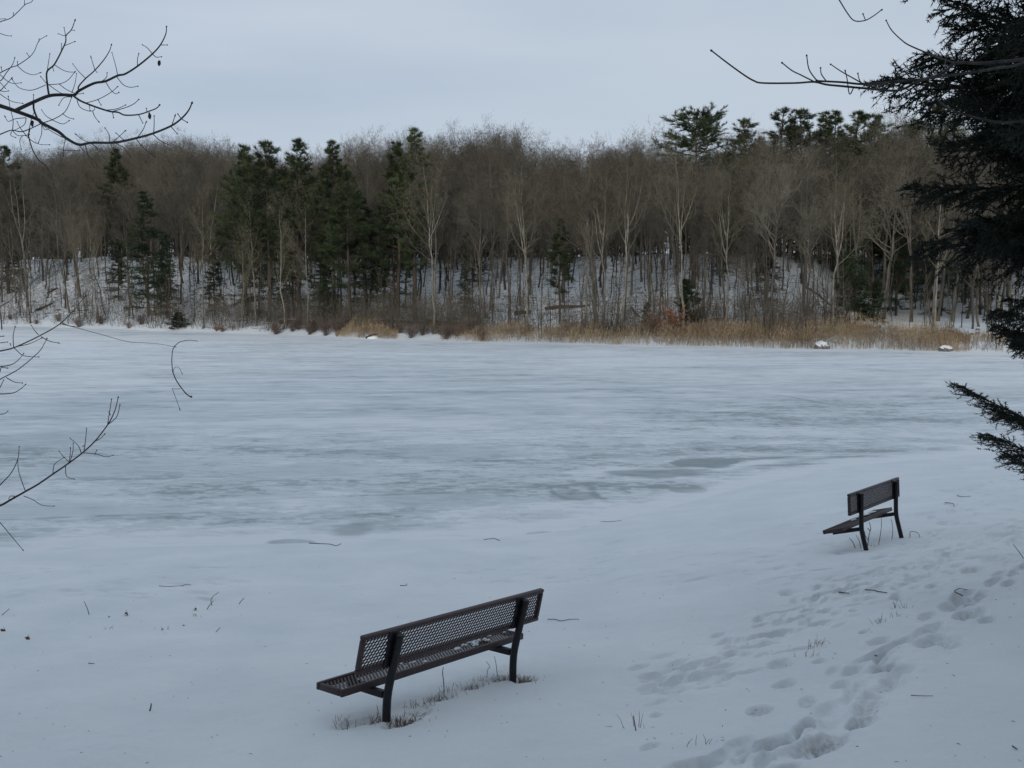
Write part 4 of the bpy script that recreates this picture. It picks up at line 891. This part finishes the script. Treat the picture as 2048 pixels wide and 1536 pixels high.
def stick(pts, r0, label, lift=.008, stand=None):
    P = [on_ground(*q) for q in pts]; P = [p + np.array([0, 0, lift]) for p in P]
    if stand:     # one end planted, the other rising
        b = P[0]; k = b[1] / FPX; P = [b - [0, 0, .03]] + [b + np.array([(q[0] - pts[0][0]) * k, .01 * j, (pts[0][1] - q[1]) * k]) for j, q in enumerate(pts[1:])]
    o_ = np.array(P[0]); g = Geo(); add_path(g, [p - o_ for p in P], r0 * .72, r0 * .45, 6)
    o = g.obj('stick', M_STICK, label=label, cat='stick'); o.location = o_; return o
for pts, r0, st, lab in [
    ([(179, 1229), (175, 1218), (168, 1203)], .007, 1, 'short straight stick standing in the snow, leaning left'),
    ([(0, 1230), (20, 1218)], .006, 1, 'stick tip at the left edge of the near snow'),
    ([(412, 1219), (419, 1212), (427, 1203)], .007, 1, 'straight stick crossing under the curved one'),
    ([(425, 1211), (422, 1203), (426, 1194), (438, 1185)], .006, 1, 'curved stick arching up over the straight one'),
    ([(476, 1208), (482, 1204), (489, 1197)], .007, 1, 'short bent stick right of the crossed pair'),
    ([(427, 1265), (441, 1256)], .006, 1, 'short stick below the crossed pair'),
    ([(298, 1421), (302, 1416), (302, 1409)], .009, 1, 'thick black twig end standing alone in smooth snow'),
    ([(177, 1328), (189, 1329)], .006, None, 'tiny stick lying below the leaves'),
    ([(318, 1173), (340, 1174), (365, 1172)], .006, None, 'half-buried stick beside the small forked twig'),
    ([(364, 1173), (372, 1170), (382, 1171)], .006, None, 'small forked twig lying beyond the leaves'),
    ([(1095, 1240), (1110, 1240), (1122, 1243), (1140, 1240), (1158, 1240)], .006, None, 'wavy stick lying right of the larger bench'),
    ([(1180, 1041), (1190, 1043), (1215, 1044), (1243, 1042)], .008, None, 'long thin stick at the edge of the ice'),
    ([(618, 1087), (640, 1088), (660, 1089), (672, 1092), (682, 1088)], .009, None, 'stick lying on the ice edge below the grey ice patch'),
    ([(824, 1057), (838, 1062), (868, 1061)], .007, None, 'stick lying right of the grey ice patch'),
    ([(968, 1080), (988, 1078), (1000, 1082)], .009, None, 'short stick on the ice edge above the larger bench'),
    ([(905, 1160 - 0), (912, 1158)], .005, None, 'speck of twig in the snow above the larger bench'),
    ([(800, 1172), (812, 1172), (813, 1168)], .007, None, 'small hooked stick above the larger bench back'),
    ([(1678, 1186), (1688, 1187), (1698, 1188)], .010, None, 'dark stick at the left of two on the footprint trail'),
    ([(1730, 1181), (1748, 1182), (1755, 1184), (1774, 1187)], .009, None, 'longer dark stick at the right of two on the trail'),
    ([(1925, 1193), (1915, 1188), (1909, 1184), (1918, 1179), (1934, 1181)], .008, None, 'hooked stick curling at the top of the trail'),
    ([(1890, 1006), (1906, 1008), (1908, 1014)], .009, None, 'angled stick right of the farther bench'),
    ([(1914, 992), (1925, 994), (1942, 993)], .008, None, 'small stick above the angled one'),
    ([(2048, 1114), (2036, 1103), (2026, 1090)], .006, 1, 'thin twig poking in at the right edge'),
    ([(2025, 1495), (2034, 1501)], .007, None, 'small dark stick in the lower right snow'),
    ([(1822, 1393), (1845, 1394), (1866, 1394)], .004, None, 'faint buried stick right of the footprints'),
    ([(1750, 1313), (1755, 1314)], .008, None, 'black scrap of bark in the trail')]:
    stick(pts, r0, lab, stand=st)
g = Geo(); n = 260; px = r4.uniform(-20, 2060, n); py = r4.uniform(1130, 1530, n); P = []
for a_, b_ in zip(px, py):
    p = on_ground(a_, b_, .003); d = norm(r4.normal(size=3) * [1, 1, .15]) * r4.uniform(.004, .014); P.append([p - d, p + [0, 0, .002], p + d])
g.tubes(np.array(P), r4.uniform(.0009, .0024, n)[:, None] * np.array([[.5, 1, .5]]), 4)
g.obj('bark_litter', M_STICK, label='tiny scraps of bark, bud scales and needles strewn over the near snow', cat='litter', kind='stuff')
def leaf(px, py, s, lab, tilt=.6):
    p = on_ground(px, py); g = Geo(); n = 9; a = np.linspace(0, 2 * math.pi, 2 * n, endpoint=False); rad = s * (1 + .35 * np.cos(5 * a) + .12 * np.sin(3 * a)); V = np.c_[rad * np.cos(a), rad * .7 * np.sin(a), .35 * s * np.sin(2 * a) + .25 * s * np.cos(a) ** 2]
    for dz in (0, -.002): g.v.append(np.r_[V, [[0, 0, .1 * s]]] + [0, 0, dz]); g.f[3].append(np.array([[18, i, (i + 1) % 18] for i in range(18)]) + g.n); g.n += 19
    o = g.obj('blade', M_LEAF, smooth=False); e = empty('dead_leaf', tuple(p + [0, 0, s * .45]), (tilt, .2, px), label=lab, cat='dead leaf', group='curled red-brown leaves on the snow'); o.parent = e
    g = Geo(); add_path(g, [(0, 0, 0), (.01, s * .6, s * .6), (.0, s * .8, s * 1.4)], .0022, .0012, 4); s_ = g.obj('stem', M_LEAF, e); return e
leaf(56, 1279, .030, 'curled red leaf lying lowest, left of the snow'); leaf(253, 1231, .034, 'square curled red leaf standing on edge'); leaf(391, 1221, .026, 'small crumpled red leaf beside the crossed sticks'); leaf(6, 1263, .030, 'crumpled leaf touching the left edge'); leaf(218, 1235, .014, 'tiny dark leaf scrap left of the square one'); leaf(325, 1260, .014, 'tiny dark leaf scrap by the weed stalks'); leaf(368, 1252, .013, 'tiny dark scrap below the crumpled leaf')

# ------------------------------------------------------------------ bare tree whose branches reach in from the left
def branches(root, specs, S, off, base, dfun, r_, m=M_NEAR):
    """specs: (picture polyline, start radius, end radius, name). Depth varies smoothly; twig tips wander off it."""
    for pts, r0, r1, *k in specs:
        g = Geo(); w0 = r_.normal() * .22 if r0 < .006 else 0.; P = []
        n = len(pts)
        for j, (x, y) in enumerate(pts):
            if isinstance(x, str): continue
            px = x / S + off[0]; py = y / S + off[1]; d = dfun(px, py) + w0 * (j / (n - 1)) ; P.append(at_depth(px, py, d))
        if k and k[0] is not None:
            pre = [np.array(q, float) for q in k[0]]; P = pre + [pre[-1] * (1 - f) + P[0] * f for f in (.45, .72, .88, .96)] + P
        P = np.array(P) - np.array(root.location); add_path(g, P, r0, r1, 7 if r0 > .006 else 5, max(8, len(P) * 5))
        if r0 < .02:  # bud at the tip
            d = norm(P[-1] - P[-2]); a_ = P[-1] - d * .003; g.tubes(np.array([[a_, a_ + d * .006, a_ + d * .014]]), np.array([[r1 * .9, r1 * 1.8 + .0008, .0004]]), 5)
        g.obj('branch', m, root)
LT = (-4.3, 5.0)   # trunk position
lroot = empty('bare_tree', (LT[0], LT[1], gz(*LT)), label='near bare tree whose thin dark branches reach into the picture from the left', cat='bare tree')
r5 = np.random.default_rng(5)
g = Geo(); add_path(g, [(0, 0, -.3), (.05, 0, 1), (-.05, .05, 2.5), (.1, 0, 4.2), (0, .1, 6.5), (.15, 0, 9)], .16, .05, 14, 40); g.obj('trunk', M_NEAR, lroot)
def dl(px, py): return 4.6 + .35 * math.sin(px / 95 + .5) + .3 * math.cos(py / 80) - px * .0006
T0 = np.array([LT[0], LT[1], gz(*LT)])
def tk(h): return T0 + [0, 0, h]
up = [
 ([(-120, 980), (0, 1015), (150, 1065), (360, 1145), (400, 1180), (560, 1265), (640, 1330), (755, 1388), (880, 1370), (1100, 1368), (1310, 1325), (1470, 1280), (1640, 1210), (1740, 1140), (1810, 1060), (1840, 995)], .0125, .0022, [tk(3.2), (-3.2, 4.8, T0[2] + 3.35)]),
 ([(150, 1060), (320, 980), (470, 920), (600, 910), (710, 912), (760, 870), (900, 800), (1010, 780), (1130, 725), (1200, 710), (1320, 635), (1460, 520), (1540, 430), (1590, 330), (1598, 260)], .0085, .0018, None),
 ([(700, 915), (760, 960), (850, 1000), (960, 1040), (1060, 1070), (1135, 1078), (1200, 1105), (1330, 1100), (1440, 1065), (1500, 1040), (1530, 1010)], .0050, .0018, None),
 ([(470, 915), (455, 815), (450, 690), (520, 620), (590, 490), (630, 400), (635, 340), (685, 285), (718, 200)], .0048, .0018, None),
 ([(755, 870), (755, 830), (820, 755), (910, 675), (1000, 570), (1050, 490), (1068, 435)], .0036, .0016, None),
 ([(-100, 1330), (0, 1290), (110, 1250), (220, 1262), (400, 1185), (500, 1150), (600, 1095), (650, 1030), (685, 940)], .0042, .0014, [tk(2.9), (-3.3, 4.7, T0[2] + 2.95)]),
 ([(-100, 760), (0, 700), (110, 645), (170, 625), (280, 550), (330, 490), (375, 390), (445, 345)], .0036, .0014, [tk(3.5), (-3.2, 4.7, T0[2] + 3.5)]),
 ([(-80, 260), (0, 210), (100, 175), (170, 115), (240, 45), (300, 20), (330, -30)], .0036, .0014, [tk(4.1), (-3.2, 4.7, T0[2] + 4.0)]),
 ([(-80, 700), (0, 775), (60, 700), (120, 620), (140, 560)], .0026, .0012, None), ([(-60, 900), (0, 870), (60, 810), (108, 755)], .0026, .0012, None),
 ([(270, 1290), (310, 1430), (370, 1536), (440, 1590), (500, 1700), (520, 1800)], .0030, .0012, None), ([(285, 1240), (275, 1290)], .003, .003, None),
 ([(325, 975), (325, 1050), (362, 1145)], .0042, .0045, None)]
tw = [[(630, 345), (615, 265)], [(630, 345), (600, 338), (560, 325)], [(685, 288), (715, 292)], [(620, 438), (712, 402)], [(590, 485), (590, 420)], [(452, 690), (465, 600), (478, 520)], [(520, 620), (600, 670), (660, 690), (715, 692)],
 [(455, 812), (570, 805), (650, 770), (715, 695)], [(455, 812), (395, 740)], [(440, 815), (310, 865), (200, 850), (150, 810), (120, 765)], [(505, 640), (515, 680)], [(820, 750), (750, 680), (700, 615)], [(910, 670), (875, 555)], [(910, 672), (930, 692)],
 [(1130, 725), (1110, 630), (1075, 505)], [(1320, 632), (1320, 570), (1332, 515)], [(1465, 520), (1420, 465), (1370, 432)], [(1465, 520), (1500, 548), (1550, 545)], [(1540, 432), (1605, 432)], [(970, 785), (1020, 745), (1028, 700)], [(1120, 735), (1180, 810), (1250, 838), (1320, 828)],
 [(1015, 785), (1060, 860), (1110, 900), (1138, 888)], [(820, 990), (940, 955), (1060, 890), (1125, 835)], [(940, 958), (970, 1008)], [(1010, 1058), (1120, 1045), (1205, 1008)], [(1080, 1070), (1200, 1035), (1280, 1000), (1332, 955)], [(740, 965), (770, 1030), (850, 1065), (900, 1060), (910, 1030)],
 [(890, 1070), (910, 1120), (945, 1165)], [(855, 1000), (865, 1060)], [(1330, 1100), (1370, 1180)], [(1410, 1080), (1405, 1040)], [(1080, 1075), (1090, 1130)], [(1310, 1330), (1370, 1250), (1400, 1180)], [(1475, 1280), (1480, 1200), (1480, 1115)], [(1650, 1205), (1678, 1118)], [(1740, 1140), (1710, 1098)],
 [(1740, 1140), (1798, 1175)], [(1640, 1215), (1700, 1282)], [(1470, 1290), (1540, 1350), (1610, 1385)], [(1310, 1335), (1380, 1420), (1480, 1500)], [(1055, 1360), (1050, 1300), (1010, 1230)], [(1090, 1360), (1198, 1260)], [(1190, 1345), (1115, 1278)], [(880, 1370), (800, 1345), (735, 1295)],
 [(870, 1370), (950, 1440), (1000, 1520)], [(1060, 1370), (1085, 1440), (1130, 1560)], [(1110, 1375), (1190, 1420), (1250, 1500)], [(750, 1388), (830, 1470), (940, 1590)], [(820, 1390), (850, 1500), (900, 1600)], [(630, 1330), (610, 1420), (608, 1500)], [(600, 1320), (460, 1240), (400, 1190)],
 [(600, 1090), (650, 1125), (705, 1142)], [(500, 1150), (600, 1190), (660, 1160)], [(500, 1150), (440, 1110), (400, 1055)], [(320, 990), (322, 915)], [(120, 1250), (125, 1150), (100, 1050), (80, 930)], [(275, 1270), (300, 1150), (330, 1070)], [(220, 1262), (190, 1220), (165, 1170)],
 [(220, 1262), (290, 1340), (380, 1385), (470, 1390)], [(120, 1255), (170, 1300), (240, 1300)], [(400, 1190), (400, 1280), (370, 1365)], [(250, 1130), (150, 1140), (80, 1165), (52, 1125)], [(400, 1190), (430, 1245), (480, 1230)], [(250, 1135), (230, 1200), (130, 1255)], [(680, 930), (610, 940), (565, 1010)],
 [(470, 815), (560, 880), (620, 905)], [(570, 808), (640, 860), (740, 900), (800, 895)], [(690, 890), (720, 800), (735, 705)], [(165, 628), (220, 680), (280, 710), (330, 718), (380, 700)], [(285, 550), (258, 512)], [(0, 715), (60, 770), (120, 800), (200, 795)], [(0, 790), (50, 845)], [(-40, 870), (40, 930), (120, 975), (215, 992)],
 [(-30, 310), (60, 340), (108, 345)], [(235, 45), (235, -20)], [(-20, 185), (50, 180)], [(130, 150), (130, 125)], [(170, 625), (168, 595)], [(375, 398), (375, 375)], [(20, 690), (12, 650)], [(220, 1300), (190, 1350), (205, 1430)], [(608, 1440), (680, 1445), (760, 1445)], [(110, 1265), (105, 1300), (150, 1320)], [(0, 870), (40, 880), (80, 872)]]
branches(lroot, up, 4.8, (0, 0), None, dl, r5); branches(lroot, [(t, .0019, .0012, None) for t in tw], 4.8, (0, 0), None, dl, r5)
mid = [
 ([(-120, 420), (0, 390), (80, 370), (220, 305), (330, 240), (400, 170), (450, 110), (465, 90)], .0055, .0014, [tk(1.9), (-3.2, 4.6, T0[2] + 1.9)]), ([(-80, 590), (0, 545), (100, 490), (180, 425), (225, 380), (255, 325)], .004, .0014, [tk(1.5), (-3.2, 4.6, T0[2] + 1.6)]),
 ([(-60, 480), (0, 475), (60, 465), (100, 440), (128, 405)], .003, .0012, None), ([(-60, 615), (0, 625), (70, 620), (110, 600), (138, 575)], .003, .0012, None), ([(-30, 735), (20, 735), (42, 720)], .0024, .0012, None),
 ([(-140, 1290), (0, 1238), (60, 1205), (140, 1160), (210, 1120), (290, 1065), (370, 1010), (450, 950), (520, 885), (590, 795), (620, 740), (635, 700), (648, 645)], .0080, .0016, [tk(.9), (-3.1, 4.7, T0[2] + .75)]),
 ([(-60, 1190), (0, 1125), (60, 1060), (97, 985), (105, 915)], .0032, .0014, None), ([(-60, 1270), (0, 1330), (50, 1390), (125, 1480)], .0026, .0014, None), ([(10, 270), (5, 200), (2, 150), (60, 110), (90, 70)], .003, .0012, None)]
tw2 = [[(75, 370), (72, 310), (82, 260)], [(90, 365), (160, 350), (225, 320)], [(210, 300), (185, 270), (172, 248)], [(225, 310), (270, 335), (318, 345)], [(80, 375), (130, 415), (212, 422)], [(340, 235), (375, 250), (410, 255)], [(395, 175), (430, 168), (480, 165)], [(35, 535), (80, 560), (122, 565)],
 [(0, 590), (20, 550)], [(0, 505), (8, 480), (36, 483)], [(0, 345), (40, 340)], [(590, 795), (600, 730), (612, 655)], [(590, 795), (640, 750), (658, 685)], [(290, 1062), (300, 1010), (350, 975)], [(445, 950), (430, 910), (385, 868)], [(462, 935), (470, 870), (475, 815)], [(455, 948), (530, 955), (580, 970), (620, 962)],
 [(380, 1000), (350, 970), (323, 938)], [(385, 995), (400, 940), (402, 895)], [(378, 1000), (385, 960), (386, 925)], [(360, 1020), (365, 1075), (405, 1092)], [(140, 1160), (105, 1060), (97, 990)], [(130, 1185), (180, 1205), (230, 1235), (295, 1240)], [(90, 1190), (60, 1185), (48, 1200), (56, 1205)], [(520, 885), (550, 870), (572, 848)],
 [(520, 958), (530, 935)], [(465, 905), (455, 912)], [(0, 310), (20, 308)], [(60, 360), (56, 350)], [(0, 30), (15, 15), (25, -10)], [(605, 740), (598, 725)]]
branches(lroot, mid, 2.743, (0, 560), None, dl, r5); branches(lroot, [(t, .0021, .0013, None) for t in tw2], 2.743, (0, 560), None, dl, r5)
# broken twig hanging from a thin side shoot
branches(lroot, [([(330, 240), (420, 262), (560, 300), (700, 338), (800, 345), (880, 352), (955, 366)], .0013, .0008, None),
                 ([(1085, 335), (1040, 330), (1000, 336), (972, 350), (950, 378), (943, 430), (945, 480), (950, 510), (970, 555), (1005, 605), (1030, 632), (1048, 640)], .0012, .0030, None),
                 ([(950, 505), (955, 485), (968, 476), (985, 485), (998, 512)], .0013, .0009, None), ([(990, 597), (965, 598), (945, 597), (950, 608), (965, 650), (985, 705)], .0014, .001, None)], 2.743, (0, 560), None, lambda a, b: 4.5, r5)
# last dead leaves caught in the twigs
for px, py in [(318, 126), (65, 247), (299, 232)]:
    p = at_depth(px, py, dl(px, py)); g = lump(int(px), .0065, .005, .011, .7, 6); o = g.obj('dried_leaf', M_NEAR, lroot); o.location = p - np.array(lroot.location)

# ------------------------------------------------------------------ maple branch from the right
RT = (4.6, 5.6)
rroot = empty('bare_tree', (RT[0], RT[1], gz(*RT)), label='near bare tree whose budded branch reaches across the sky from the right', cat='bare tree')
T0 = np.array([RT[0], RT[1], gz(*RT)])
g = Geo(); add_path(g, [(0, 0, -.3), (-.03, 0, 1.2), (.06, .05, 2.8), (0, 0, 4.6), (.1, .1, 7.), (.05, 0, 9.5)], .15, .05, 14, 40); g.obj('trunk', M_NEAR, rroot)
def dr(px, py): return 5.0 + .3 * math.sin(px / 120) + .15 * math.cos(py / 60)
rb = [
 ([(1740, 455), (1480, 490), (1300, 510), (1050, 532), (900, 520), (740, 512)], .0078, .0050, [tk(3.45), at_depth(2200, 80, 5.2), at_depth(2040, 128, 5.1)]),
 ([(2200, 350), (2048, 375), (1780, 400), (1620, 398), (1530, 465), (1380, 515), (1250, 572), (1060, 560), (900, 545), (800, 535), (720, 518), (600, 525), (400, 525), (340, 510), (270, 468), (160, 388), (75, 322)], .0095, .0032, [tk(3.3), at_depth(2250, 100, 5.3)]),
 ([(1620, 400), (1500, 360), (1330, 290), (1270, 250), (1210, 190), (1177, 130)], .0045, .0026, None),
 ([(720, 515), (640, 475), (580, 445), (520, 398)], .0036, .0028, None), ([(740, 512), (690, 440), (675, 355)], .0034, .0026, None), ([(800, 515), (768, 470), (762, 430)], .0032, .0026, None),
 ([(1040, 535), (960, 490), (890, 450), (828, 408)], .0036, .0026, None), ([(1040, 545), (1010, 510), (998, 465)], .0030, .0026, None), ([(970, 555), (945, 595), (930, 500), (918, 450)], .0030, .0026, None), ([(1200, 515), (1150, 535), (1040, 535)], .0036, .0032, None),
 ([(1550, 440), (1552, 380), (1580, 295)], .0034, .0024, None), ([(2150, 760), (2048, 765), (1900, 775), (1750, 745), (1600, 700), (1500, 630), (1465, 570), (1445, 510)], .0100, .0026, [tk(2.9), at_depth(2150, 235, 5.0)]), ([(1490, 605), (1470, 615), (1450, 600)], .0026, .0022, None),
 ([(800, -120), (880, 0), (930, 80), (975, 130), (1040, 130), (1090, 105), (1145, 65)], .0046, .0026, [tk(4.6), at_depth(2100, -180, 5.0), at_depth(1800, -150, 5.0)]), ([(1045, 125), (1030, 88)], .0026, .0026, None)]
branches(rroot, rb, 3.16, (1400, 0), None, dr, r5)

# ------------------------------------------------------------------ black spruce at the right
SX, SY = 6.1, 9.6
sroot = empty('spruce_tree', (SX, SY, gz(SX, SY)), label='near black spruce filling the right edge, its boughs hanging over the ice', cat='spruce tree')
SZ = gz(SX, SY); r6 = np.random.default_rng(66)
g = Geo(); add_path(g, [(0, 0, -.3), (.02, 0, 2), (0, .03, 5), (0, 0, 8), (.02, 0, 11.5)], .17, .02, 12, 30); g.obj('trunk', M_PBARK, sroot)
def bough_mesh(seed, dens=1.0):
    r_ = np.random.default_rng(seed); n = 9; f = np.linspace(0, 1, n)
    A = np.zeros((1, n, 3)); A[0, :, 0] = f; A[0, :, 2] = -.10 * np.sin(f * 3.1) + .04 * f ** 2; A[0, :, 1] = .03 * np.sin(f * 4 + seed)
    wd = Geo(); AR = (.011 * np.linspace(1, .2, n))[None]; wd.tubes(A, AR, 5)
    K = 46; t = np.linspace(.08, .98, K); p, tg = sample(np.repeat(A, K, 0), t); sd_ = np.where(np.arange(K) % 2, 1, -1)
    d = norm(tg * .75 + np.stack([0 * t, sd_ * (.75 + .1 * r_.normal(size=K)), -.18 + .16 * r_.normal(size=K)], 1)); ln = .40 * (1.05 - t) ** .7 * r_.uniform(.65, 1.15, K) + .04
    B = np.zeros((K, 5, 3)); B[:, 0] = p
    for i in range(1, 5): B[:, i] = B[:, i - 1] + d * (ln / 4)[:, None]; d = norm(d + [0.03, 0, -.06] + r_.normal(size=(K, 3)) * .08)
    BR = np.full((K, 1), .0045) * np.linspace(1, .4, 5)[None]; wd.tubes(B, BR, 3)
    Q, QR, QL = grow(B, BR, ln, 7, .12, .95, .5, .95, lambda t: .42 + 0 * t, r_, 3, -.03, .1, .8, .01, .6, flat=.6); wd.tubes(Q, QR, 3)
    nd = Geo()
    for PP, LL in ((A[:, :], np.array([1.])), (B, ln), (Q, QL)):
        cnt = np.maximum(2, (LL / .0036 * dens).astype(int)); par = np.repeat(np.arange(len(PP)), cnt); tt_ = r_.uniform(.0 if len(PP) > 1 else .35, 1, len(par))
        q, tg = sample(PP[par], tt_); dd = norm(tg * .8 + r_.normal(size=q.shape) * [.8, .8, .7] + [0, 0, .12]); nd.tris(q, dd, r_.uniform(.013, .026, len(q)), .0048, r_)
    a = wd.mesh('stem'); a.materials.append(M_NEAR); b = nd.mesh('needles', False); b.materials.append(M_NEARN); return a, b
bms = [bough_mesh(i) for i in range(5)]
def bough(h, azm, ln, el, roll=0., sag=1.0, wy=.95):
    a, b = bms[int(r6.integers(0, 5))]; o = link('bough', a, None, sroot); o.location = (0, 0, h); o.rotation_euler = (roll, -el, azm); o.scale = (ln, ln * wy, ln * sag); n_ = link('needles', b, None, o)
# outline of the crown seen from the bank: height above ground -> reach towards the lake side
def zof(py): return CAM_H + (580 - py) / FPX * SY
OUT = np.array([(zof(py) - SZ, SX - (px - 1024) / FPX * SY) for py, px in [(-500, 1960), (-300, 1900), (-120, 1860), (0, 1838), (60, 1872), (130, 1862), (215, 1840), (300, 1850), (380, 1895), (450, 1945), (520, 1990), (590, 2010), (650, 2020), (690, 2080), (750, 2080), (800, 2070)]])[::-1]
nB = 94
for i in range(nB):
    f = (i + .5) / nB; h = .55 + 8.6 * f ** 1.15 if False else 2.15 + 6.6 * f; reach = float(np.interp(h, OUT[:, 0], OUT[:, 1])) * (1 if h < 8 else .6)
    azm = i * 2.399 % (2 * math.pi) if i % 3 == 0 else math.pi + r6.normal() * .75 - .25
    el = -.26 + r6.normal() * .2 + .05 * h / 8; c = max(.35, abs(math.cos(azm - math.pi)) if i % 3 else .8)
    bough(h + .28 * reach, azm, min(reach / max(c, .7) * r6.uniform(.72, 1.04), 2.6), el, r6.normal() * .5)
# the low boughs against the ice
def bough_to(px, py, d, h, sag=1.):
    tip = at_depth(px, py, d) - np.array([SX, SY, SZ + h]); ln = float(np.linalg.norm(tip)); bough(h, math.atan2(tip[1], tip[0]), ln, math.asin(tip[2] / ln), 0., sag, .24)
for q in [(1926, 782, 9.0, 1.15, .45), (1968, 874, 8.9, .95, .5), (1990, 824, 9.3, 1.15, .4), (2024, 922, 8.8, .85, .5), (2000, 665, 9.4, 2.3, 1), (2030, 690, 9.0, 2.25, 1), (1990, 630, 9.2, 2.5, 1)]: bough_to(*q)
print('objects', len(bpy.data.objects))
